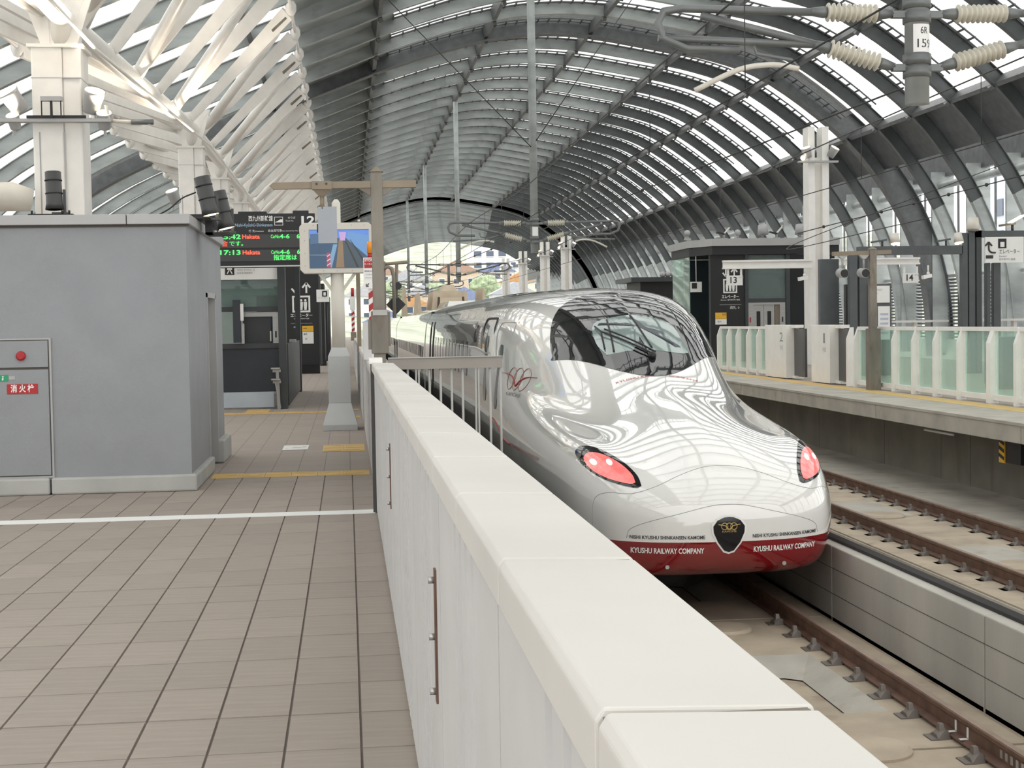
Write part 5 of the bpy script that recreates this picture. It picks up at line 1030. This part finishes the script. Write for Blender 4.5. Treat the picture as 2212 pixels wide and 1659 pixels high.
# sign beam with track numbers
sb = thing('sign_beam', 'long white beam on the pillar carrying the 13 and 14 signs', 'beam', (16.2, 49.9, 3.3))
MB().box(12.85, 16.0, 49.75, 49.95, 3.36, 3.42).box(12.85, 16.0, 49.75, 49.95, 3.60, 3.66).box(12.85, 16.0, 49.84, 49.87, 3.36, 3.66).build('beam_arm', M_whitef, sb); MB().box(16.7, 19.85, 49.75, 49.95, 3.44, 3.50).box(16.7, 19.85, 49.75, 49.95, 3.62, 3.68).box(16.7, 19.85, 49.84, 49.87, 3.44, 3.68).build('beam_arm', M_whitef, sb)
for x0, num in ((12.98, '13'), (19.25, '14')):
    t = thing('track_sign', {'13': 'white hanging sign numbered 13 in front of the lift tower', '14': 'white hanging sign numbered 14 right of the brown signal post'}[num], 'sign', (x0+0.28, 49.85, 2.82), 'track number signs')
    box('plate', M_wht, t, x0, x0+0.56, 49.82, 49.88, 2.80, 3.14); text(num, 0.30, M_ink, t, (x0+0.22, 49.815, 2.97), align='CENTER', bold=0.006); text('のりば', 0.06, M_inkg, t, (x0+0.42, 49.815, 3.06))
    for x in (x0+0.02, x0+0.48): box('strap', M_wht, t, x, x+0.07, 49.83, 49.87, 3.14, 3.37)
for x, lb in ((15.72, 'small white camera hanging left of the pillar'), (20.15, 'small white camera hanging right of the 14 sign')):
    t = thing('security_camera', lb, 'camera', (x, 49.8, 2.95), 'security cameras'); MB().tube([(x, 49.8, 3.4), (x, 49.8, 3.12)], 0.03, 8).build('stem', M_whitef, t); MB().bar((x-0.22, 49.75, 2.98), (x+0.12, 49.85, 3.04), 0.13, 0.12).build('body', M_whitef, t); MB().ball((x, 49.8, 3.12), 0.06, 8).build('joint', M_whitef, t)
# opposite lift tower
lt = thing('lift_tower', 'dark lift tower with white pictogram and steel doors on the opposite platform', 'lift', (16, 58, 0))
MB().prism([(13.3, 57.2, 4.45), (13.95, 55.7, 4.45), (19.0, 55.7, 4.45), (19.0, 60.5, 4.45), (13.3, 60.5, 4.45)], (0, 0, 0.28)).build('roof_slab', M_cap, lt); MB().prism([(13.4, 57.2, 4.12), (13.98, 55.8, 4.12), (19.0, 55.8, 4.12), (19.0, 60.4, 4.12), (13.4, 60.4, 4.12)], (0, 0, 0.33)).build('fascia', M_black, lt)
box('sign_wall', M_black, lt, 13.95, 15.32, 56.0, 56.3, 0, 4.12); box('corner_post', M_frame, lt, 15.30, 15.42, 55.95, 56.2, 0, 4.12); box('corner_post', M_frame, lt, 16.92, 17.08, 55.95, 56.2, 0, 4.12); box('glass_front', G_dark, lt, 15.42, 16.92, 56.05, 56.08, 2.42, 4.1); box('lintel', M_frame, lt, 15.42, 16.92, 56.0, 56.1, 2.26, 2.42); box('side_glass', M_blackg, lt, 17.08, 18.9, 56.05, 56.1, 0, 4.1); box('left_glass', G_green, lt, 13.42, 13.45, 57.3, 60.3, 0, 4.1); box('back_wall', M_navy, lt, 13.9, 18.9, 60.2, 60.4, 0, 4.1); box('inner_machine', M_frame, lt, 15.6, 16.8, 58.0, 58.6, 2.4, 2.9)
box('lift_frame', M_steel, lt, 15.42, 15.62, 56.0, 56.1, 0, 2.26); box('lift_frame', M_steel, lt, 16.68, 16.90, 56.0, 56.1, 0, 2.26); box('lift_frame', M_steel, lt, 15.62, 16.68, 56.0, 56.1, 2.18, 2.26)
for x in (15.63, 16.06):
    d = box('lift_door', M_steel, lt, x, x+0.42, 56.06, 56.1, 0, 2.18); box('vision_panel', M_black, d, x+0.14, x+0.29, 56.05, 56.06, 1.0, 1.93)
box('lift_reveal', mat('brown_lift_reveal', (0.20, 0.16, 0.12), 0.5), lt, 16.5, 16.68, 56.04, 56.1, 0, 2.18)
for x in (15.50, 16.78): box('call_panel', M_redp if x < 16 else M_black, lt, x-0.02, x+0.03, 55.99, 56.0, 1.50, 1.70)
lift_pictogram(lt, 14.72, 56.0, 2.92, 0.55, 0.55); text('エレベーター', 0.15, M_wht, lt, (14.72, 55.99, 2.50), align='CENTER', bold=0.004, width=0.66); text('Elevator 엘리베이터 电梯', 0.07, M_wht, lt, (14.72, 55.99, 2.38), align='CENTER', width=0.75); box('divider', M_inkg, lt, 14.3, 15.15, 55.99, 56.0, 2.19, 2.21); text('改札 ↓', 0.13, M_wht, lt, (15.1, 55.99, 2.08), align='RIGHT')
yn = box('yellow_notice', M_ylab, lt, 14.12, 14.56, 55.98, 56.0, 1.66, 1.90); text('AED', 0.1, M_ink, yn, (14.38, 55.975, 1.82)); wn = box('white_notice', M_wht, lt, 14.12, 14.56, 55.98, 56.0, 1.44, 1.65); text('案内', 0.08, M_inkg, wn, (14.2, 55.975, 1.55))
# little lamps on the lift tower roof
for k, (x, kind) in enumerate(((13.2, 'ball'), (14.65, 'flap'), (15.2, 'ball'), (16.2, 'can'), (16.75, 'flap'), (17.7, 'can'))):
    t = thing('roof_lamp', ['tiny lamp at the left tip of the lift tower roof', 'winged floodlight on the lift tower roof, left one', 'small round lamp on the lift tower roof', 'grey can-shaped lamp standing on the lift tower roof', 'winged floodlight on the lift tower roof, right one', 'can-shaped lamp beside the big pillar'][k], 'lamp', (x, 56.6, 4.73), 'lamps on the lift tower roof')
    box('foot', M_cap, t, x-0.12, x+0.12, 56.5, 56.7, 4.73, 4.80); MB().tube([(x, 56.6, 4.80), (x, 56.6, 4.92)], 0.05, 8).build('stem', M_cap, t)
    if kind == 'ball': MB().ball((x, 56.6, 5.0), 0.13, 10).build('head', M_cap, t)
    elif kind == 'can': MB().tube([(x, 56.55, 4.92), (x, 56.6, 5.30)], [0.22, 0.17], 14).build('head', M_cap, t)
    else: MB().bar((x-0.28, 56.6, 5.02), (x, 56.6, 4.95), 0.2, 0.05).build('head', M_black, t); MB().bar((x+0.02, 56.6, 4.98), (x+0.22, 56.6, 5.2), 0.16, 0.04).build('flap', M_case, t)
# second dark kiosk roof behind the cab
kb = thing('dark_kiosk', 'low black kiosk with round lamps on its roof above the windshield', 'kiosk', (15, 82, 0))
box('body', M_black, kb, 16.0, 19.2, 80, 84, 0, 3.75); box('roof', M_frame, kb, 15.4, 19.3, 79.5, 84.2, 3.75, 4.0)
for x in (17.2, 17.5, 17.8, 18.6): MB().ball((x, 79.8, 4.14), 0.17, 10).build('roof_lamp', M_cap, kb)
hs2 = thing('hanging_sign', 'small white hanging sign with lift symbol left of the lift tower', 'sign', (13.8, 60, 2.3)); box('plate', M_wht, hs2, 14.35, 14.82, 59.6, 59.64, 2.75, 3.12) if False else box('plate', M_wht, hs2, 13.35, 13.80, 56.8, 56.84, 2.72, 3.12)
box('symbol', M_black, hs2, 13.40, 13.60, 56.78, 56.8, 2.86, 3.08); MB().tube([(13.58, 56.82, 3.12), (13.58, 56.82, 4.12)], 0.015, 6).build('hanger', M_white, hs2)
# waiting shelter frame at right
ws = thing('waiting_shelter', 'charcoal steel shelter frame with posts and a deep roof beam on the opposite platform', 'shelter', (16.5, 41, 0))
M_sf = mat('slate_steel', (0.085, 0.095, 0.10), 0.45, 0.2, var=0.1)
for x0, x1 in ((13.92, 14.14), (14.20, 14.45), (17.18, 17.34), (17.38, 17.55)): box('post', M_sf, ws, x0, x1, 40.0, 40.2, 0, 3.4 if x0 < 15 else 3.95)
box('roof_beam', M_sf, ws, 14.2, 17.2, 40.0, 40.25, 3.36, 3.60)
MB().box(17.6, 17.75, 40, 40.3, 0, 4.0).build('portal_post', M_frame, ws); MB().box(17.95, 18.05, 40.1, 40.3, 0, 3.1).box(18.15, 18.35, 40.1, 40.3, 0, 3.1).build('portal_mullions', M_sf, ws); box('portal_beam', M_sf, ws, 17.6, 22, 40, 40.3, 3.82, 4.0); box('wall_panel', M_sf, ws, 13.4, 13.95, 41, 41.2, 0, 3.3); box('dark_recess', M_black, ws, 14.5, 15.3, 42.0, 42.2, 0, 2.6)
es = thing('lift_direction_sign', 'white sign with curved arrow and lift symbol at the right edge', 'sign', (18.4, 39.95, 3.1))
box('plate', M_wht, es, 17.82, 18.95, 39.93, 39.97, 3.10, 3.82); box('symbol', M_black, es, 18.20, 18.44, 39.92, 39.93, 3.50, 3.77); box('symbol_car', M_wht, es, 18.26, 18.38, 39.915, 39.92, 3.54, 3.68); text('エレベーター', 0.15, M_ink, es, (18.22, 39.92, 3.40), width=0.6); text('Elevator', 0.07, M_inkg, es, (18.22, 39.92, 3.28)); text('엘리베이터 电梯', 0.07, M_inkg, es, (18.22, 39.92, 3.19))
MB().tube(catmull([(18.12, 39.92, 3.38), (18.0, 39.92, 3.39), (17.93, 39.92, 3.46), (17.92, 39.92, 3.64)], 4), 0.025, 6).build('arrow_shaft', M_ink, es)
for s_ in (-1, 1): MB().bar((17.92, 39.92, 3.68), (17.92+s_*0.10, 39.92, 3.57), 0.01, 0.045).build('arrow_head', M_ink, es)
box('distance_tag', M_ink, es, 17.84, 18.05, 39.92, 39.93, 3.22, 3.31); box('orange_edge', M_orange, es, 18.95, 19.3, 39.93, 39.97, 3.10, 3.82)
nb1 = thing('notice_board', 'white notice board on a dark column behind the brown signal post', 'notice board', (14.75, 39.9, 0)); box('column', M_sf, nb1, 14.44, 15.10, 39.95, 40.15, 0, 2.55); box('upper_sheet', M_wht, nb1, 14.46, 15.04, 39.92, 39.95, 2.03, 2.50); box('poster', M_wht, nb1, 14.70, 15.04, 39.92, 39.95, 1.0, 1.93)
for k in range(3): text('ooo' if k == 0 else 'ー', 0.12-0.03*k, M_cap, nb1, (14.62, 39.915, 2.40-0.12*k))
for k in range(5): box('poster_line', mat('pale_blue_poster', (0.45, 0.50, 0.62), 0.5), nb1, 14.76, 14.99, 39.915, 39.92, 1.16+0.13*k, 1.22+0.13*k)
nb2 = thing('poster_stand', 'small poster stand with pale blue prints between the pillar and the brown post', 'poster stand', (17.3, 48.6, 0)); box('board', mat('pale_blue_poster', (0.45, 0.50, 0.62), 0.5), nb2, 16.75, 17.35, 48.6, 48.65, 0.4, 2.55); box('sheet', M_wht, nb2, 16.8, 17.3, 48.58, 48.6, 1.75, 2.05); box('blue_foot', mat('blue_print', (0.12, 0.22, 0.50), 0.5), nb2, 16.78, 17.32, 48.58, 48.6, 1.2, 1.55)
for (x0, x1), lb in (((15.4, 17.2), 'left'), ((18.4, 20.5), 'right')):
    tag(MB().box(x0, x1, 41.0, 41.4, 1.46, 1.52).box(x0+0.8, x0+0.9, 41.1, 41.3, 0, 1.47).build('counter_shelf', M_whitef), 'thin white counter shelf seen over the glazed fence, '+lb+' one', 'shelf', 'counter shelves')
# floodlights along the shelter roof
for k, x in enumerate((14.9, 16.75)):
    t = thing('roof_floodlight', ('twin floodlight above the notice board', 'twin floodlight above the shelter beam, right one')[k], 'floodlight', (x, 40.1, 3.6), 'floodlights on the shelter'); MB().bar((x-0.3, 40.1, 3.72), (x+0.1, 40.1, 3.78), 0.2, 0.05).build('wing', M_sf, t); MB().tube([(x+0.35, 40.1, 3.95), (x+0.36, 40.05, 3.68)], [0.11, 0.14], 14).build('can', M_case, t); MB().tube([(x+0.36, 40.05, 3.68), (x+0.361, 40.045, 3.66)], 0.12, 14).build('lens', M_lamp, t); MB().tube([(x, 40.1, 3.6), (x, 40.1, 3.76)], 0.03, 8).build('stem', M_sf, t)
t = thing('roof_floodlight', 'grey can floodlight on the portal corner by the lift sign', 'floodlight', (17.5, 40.0, 4.0), 'floodlights on the shelter'); MB().tube([(17.5, 40.0, 4.36), (17.46, 39.95, 4.02)], [0.15, 0.18], 14).build('can', M_case, t); box('bracket', M_sf, t, 17.4, 17.8, 40.05, 40.15, 3.96, 4.02)
t = thing('roof_floodlight', 'winged floodlight above the lift direction sign at the right edge', 'floodlight', (18.8, 40.1, 4.0), 'floodlights on the shelter'); MB().bar((18.35, 40.1, 4.15), (18.75, 40.1, 4.2), 0.25, 0.06).build('wing', M_arm, t); MB().bar((18.6, 40.05, 4.22), (18.98, 40.05, 4.42), 0.25, 0.04).build('flap', M_lamp, t); MB().tube([(18.7, 40.1, 4.0), (18.7, 40.1, 4.2)], 0.04, 8).build('stem', M_sf, t)
tag(MB().box(12.5, 13.6, 33.5, 36, 0, 0.001).build('floor_patch', M_conc), 'plain grey paving patch behind the glazed fence', 'floor marking') if False else None
# white and dark machines behind the glass
for k, (x, y, w_, h_, m, lb) in enumerate(((14.2, 31.5, 0.8, 1.15, M_frame, 'dark cabinet seen through the fence glass, left'), (14.6, 29.3, 0.5, 0.9, M_whitef, 'white cabinet seen through the fence glass'), (14.8, 27.6, 0.9, 1.2, M_sf, 'dark grey ticket machine seen through the right fence panes'), (14.3, 25.4, 0.5, 0.55, M_whitef, 'small white bin seen through the rightmost fence pane'))):
    t = thing('platform_cabinet', lb, 'cabinet', (x, y, 0), 'cabinets on the opposite platform'); box('body', m, t, x, x+0.6, y-w_/2, y+w_/2, 0.08, h_, 0.02); box('plinth', M_groove, t, x+0.03, x+0.55, y-w_/2+0.03, y+w_/2-0.03, 0, 0.08)
# ================================================================== TOWN BEYOND THE STATION
hill = struct('ground_hillside', (20, 330, 0))
M_grass = mat('hillside_green', (0.45, 0.48, 0.38), 0.9, var=0.35, scale=0.15)
b = MB(); nx, ny = 14, 12
for j in range(ny):
    for i in range(nx):
        x = -160+30*i; y = 225+30*j; z = -6+max(0, (y-235))*0.13+2.5*math.sin(i*1.3+j*0.7); b.v.append((x, y, z))
for j in range(ny-1):
    for i in range(nx-1): a = j*nx+i; b.f.append((a, a+1, a+nx+1, a+nx)); b.sm.append(True)
b.build('slope', M_grass, hill)
def ground(x, y): return -6+max(0, (y-235))*0.13
M_hw = [mat('house_wall_%s' % n, c_, 0.8, var=0.06) for n, c_ in (('cream', (0.78, 0.74, 0.66)), ('white', (0.82, 0.82, 0.82)), ('pale_blue', (0.62, 0.68, 0.76)), ('beige', (0.70, 0.58, 0.46)))]
M_hr = [mat('house_roof_%s' % n, c_, 0.6, var=0.1) for n, c_ in (('blue', (0.22, 0.27, 0.45)), ('grey', (0.45, 0.46, 0.50)), ('brown', (0.42, 0.28, 0.22)), ('orange', (0.55, 0.30, 0.14)))]
M_hwin = mat('house_window', (0.10, 0.13, 0.18), 0.15)
def house(x, y, w_, d, h_, wi_, ri, label):
    z = ground(x, y)-1; t = thing('house', label, 'house', (x, y, z), 'houses on the hill')
    box('wall', M_hw[wi_], t, x-w_/2, x+w_/2, y, y+d, z, z+h_)
    MB().prism([(x-w_/2-0.5, y-0.5, z+h_), (x+w_/2+0.5, y-0.5, z+h_), (x, y-0.5, z+h_+w_*0.28)], (0, d+1, 0)).build('roof', M_hr[ri], t)
    n = max(2, int(w_/2.6))
    for q in range(n):
        for zz in ([z+1.4, z+4.2] if h_ > 5 else [z+1.4]):
            f = box('window_frame', M_wht, t, x-w_/2+w_*(q+0.5)/n-0.75, x-w_/2+w_*(q+0.5)/n+0.75, y-0.08, y, zz, zz+1.4); box('pane', M_hwin, f, x-w_/2+w_*(q+0.5)/n-0.6, x-w_/2+w_*(q+0.5)/n+0.6, y-0.10, y-0.08, zz+0.15, zz+1.25)
H = [(7, 262, 8, 8, 5.6, 2, 0, 'blue-roofed house at the left of the tunnel end'), (12, 285, 8, 8, 5.6, 0, 3, 'cream house with orange roof beyond the diamond marker'), (18, 252, 9, 8, 5.5, 1, 1, 'white house with grey roof behind the third catenary post'), (23, 292, 9, 8, 6, 2, 0, 'pale blue house with blue roof up the hill'), (28, 262, 8, 8, 5.6, 0, 2, 'cream house with brown roof in the middle of the tunnel end'), (34, 300, 9, 8, 6, 1, 1, 'white house on the slope above the pantograph cover'), (37, 258, 8, 8, 5.2, 3, 2, 'beige house low behind the train roof'), (44, 280, 9, 8, 6, 0, 1, 'cream house right of the pantograph cover'), (52, 300, 10, 8, 6.5, 1, 2, 'white house with brown roof near the distant pillars'), (14, 330, 10, 9, 6, 1, 1, 'white hilltop house at upper left of the opening'), (25, 338, 10, 9, 7, 3, 2, 'beige gabled house high on the hill'), (4, 300, 9, 8, 6, 1, 1, 'white house with grey roof at far left of the opening'), (9, 345, 9, 8, 6, 0, 2, 'cream house with brown roof near the hilltop at left'), (15.5, 306, 7, 8, 5.6, 3, 1, 'beige house with grey roof left of the third catenary post'), (35.5, 348, 8, 8, 6, 1, 0, 'white house with blue roof below the apartment block'), (39, 325, 9, 8, 6, 0, 3, 'cream house with orange roof under the apartment block'), (55, 330, 9, 8, 6, 1, 1, 'white house with grey roof behind the distant pillars'), (47, 262, 5, 6, 7.5, 2, 0, 'narrow blue-roofed house between the distant pillars')]
for a in H: house(*a)
ab = thing('apartment_block', 'long white apartment block with rows of windows at the top of the hill', 'building', (40, 360, ground(40, 360)))
z = ground(40, 360)-2; box('wall', M_hw[1], ab, 30, 58, 360, 372, z, z+12)
for fl in range(4):
    for q in range(9): f = box('window', M_hwin, ab, 31+3*q, 32.8+3*q, 359.9, 360, z+1.2+2.8*fl, z+2.5+2.8*fl); box('sill', M_wht, f, 30.9+3*q, 32.9+3*q, 359.7, 359.9, z+1.05+2.8*fl, z+1.2+2.8*fl)
M_leaf = mat('tree_foliage', (0.36, 0.44, 0.28), 0.85, var=0.45, scale=1.2); M_trunk = mat('tree_bark', (0.12, 0.08, 0.05), 0.9)
def tree(x, y, r, label):
    r *= 0.72
    z = ground(x, y); t = thing('tree', label, 'tree', (x, y, z), 'trees on the hill'); MB().tube([(x, y, z-1), (x, y, z+r)], 0.25, 6).build('trunk', M_trunk, t)
    rng = random.Random(int(x*7+y)); bm = bmesh.new(); bmesh.ops.create_icosphere(bm, subdivisions=3, radius=r)
    for v in bm.verts:
        v.co *= 1+rng.uniform(-0.16, 0.16); v.co.z *= 0.85
    b2 = MB().add([(x+v.co.x, y+v.co.y, z+r*1.25+v.co.z) for v in bm.verts], [tuple(q.index for q in f.verts) for f in bm.faces]); bm.free(); b2.build('crown', M_leaf, t)
for a in ((10, 275, 3.2, 'bushy tree left of the orange-roofed house'), (21, 272, 3.0, 'round tree behind the grey-roofed house'), (32, 280, 3.5, 'green tree behind the pantograph cover'), (40, 270, 3.2, 'green tree above the beige house'), (48.5, 296, 4.0, 'large green tree left of the distant pillars'), (56, 275, 4.0, 'green tree at the right foot of the vault'), (19, 315, 4.0, 'hillside tree below the hilltop house'), (30, 322, 4.5, 'hillside tree under the gabled house'), (60, 320, 5.5, 'broad tree at the right of the tunnel end'), (10, 318, 4.0, 'hillside tree at far left of the opening')): tree(*a)
# buildings outside the right-hand wall
def block(x, y, w_, d, h_, m, label):
    t = thing('city_building', label, 'building', (x, y, -6), 'buildings outside the right wall'); box('wall', m, t, x, x+w_, y, y+d, -6, h_)
    for fl in range(int((h_+4)/3)):
        for q in range(int(d/3)): f = box('window', M_hwin, t, x-0.1, x, y+0.8+3*q, y+2.4+3*q, -4+3*fl, -2.4+3*fl)
        box('ledge', M_wht, t, x-0.3, x, y, y+d, -4.6+3*fl, -4.3+3*fl)
block(60, 70, 14, 24, 12, M_hw[1], 'white office block outside the right wall, nearest'); block(62, 110, 14, 30, 15, M_hw[2], 'pale blue office block outside the right wall'); block(55, 55, 8, 10, 7.5, M_hw[3], 'brown brick building glimpsed between the right ribs')
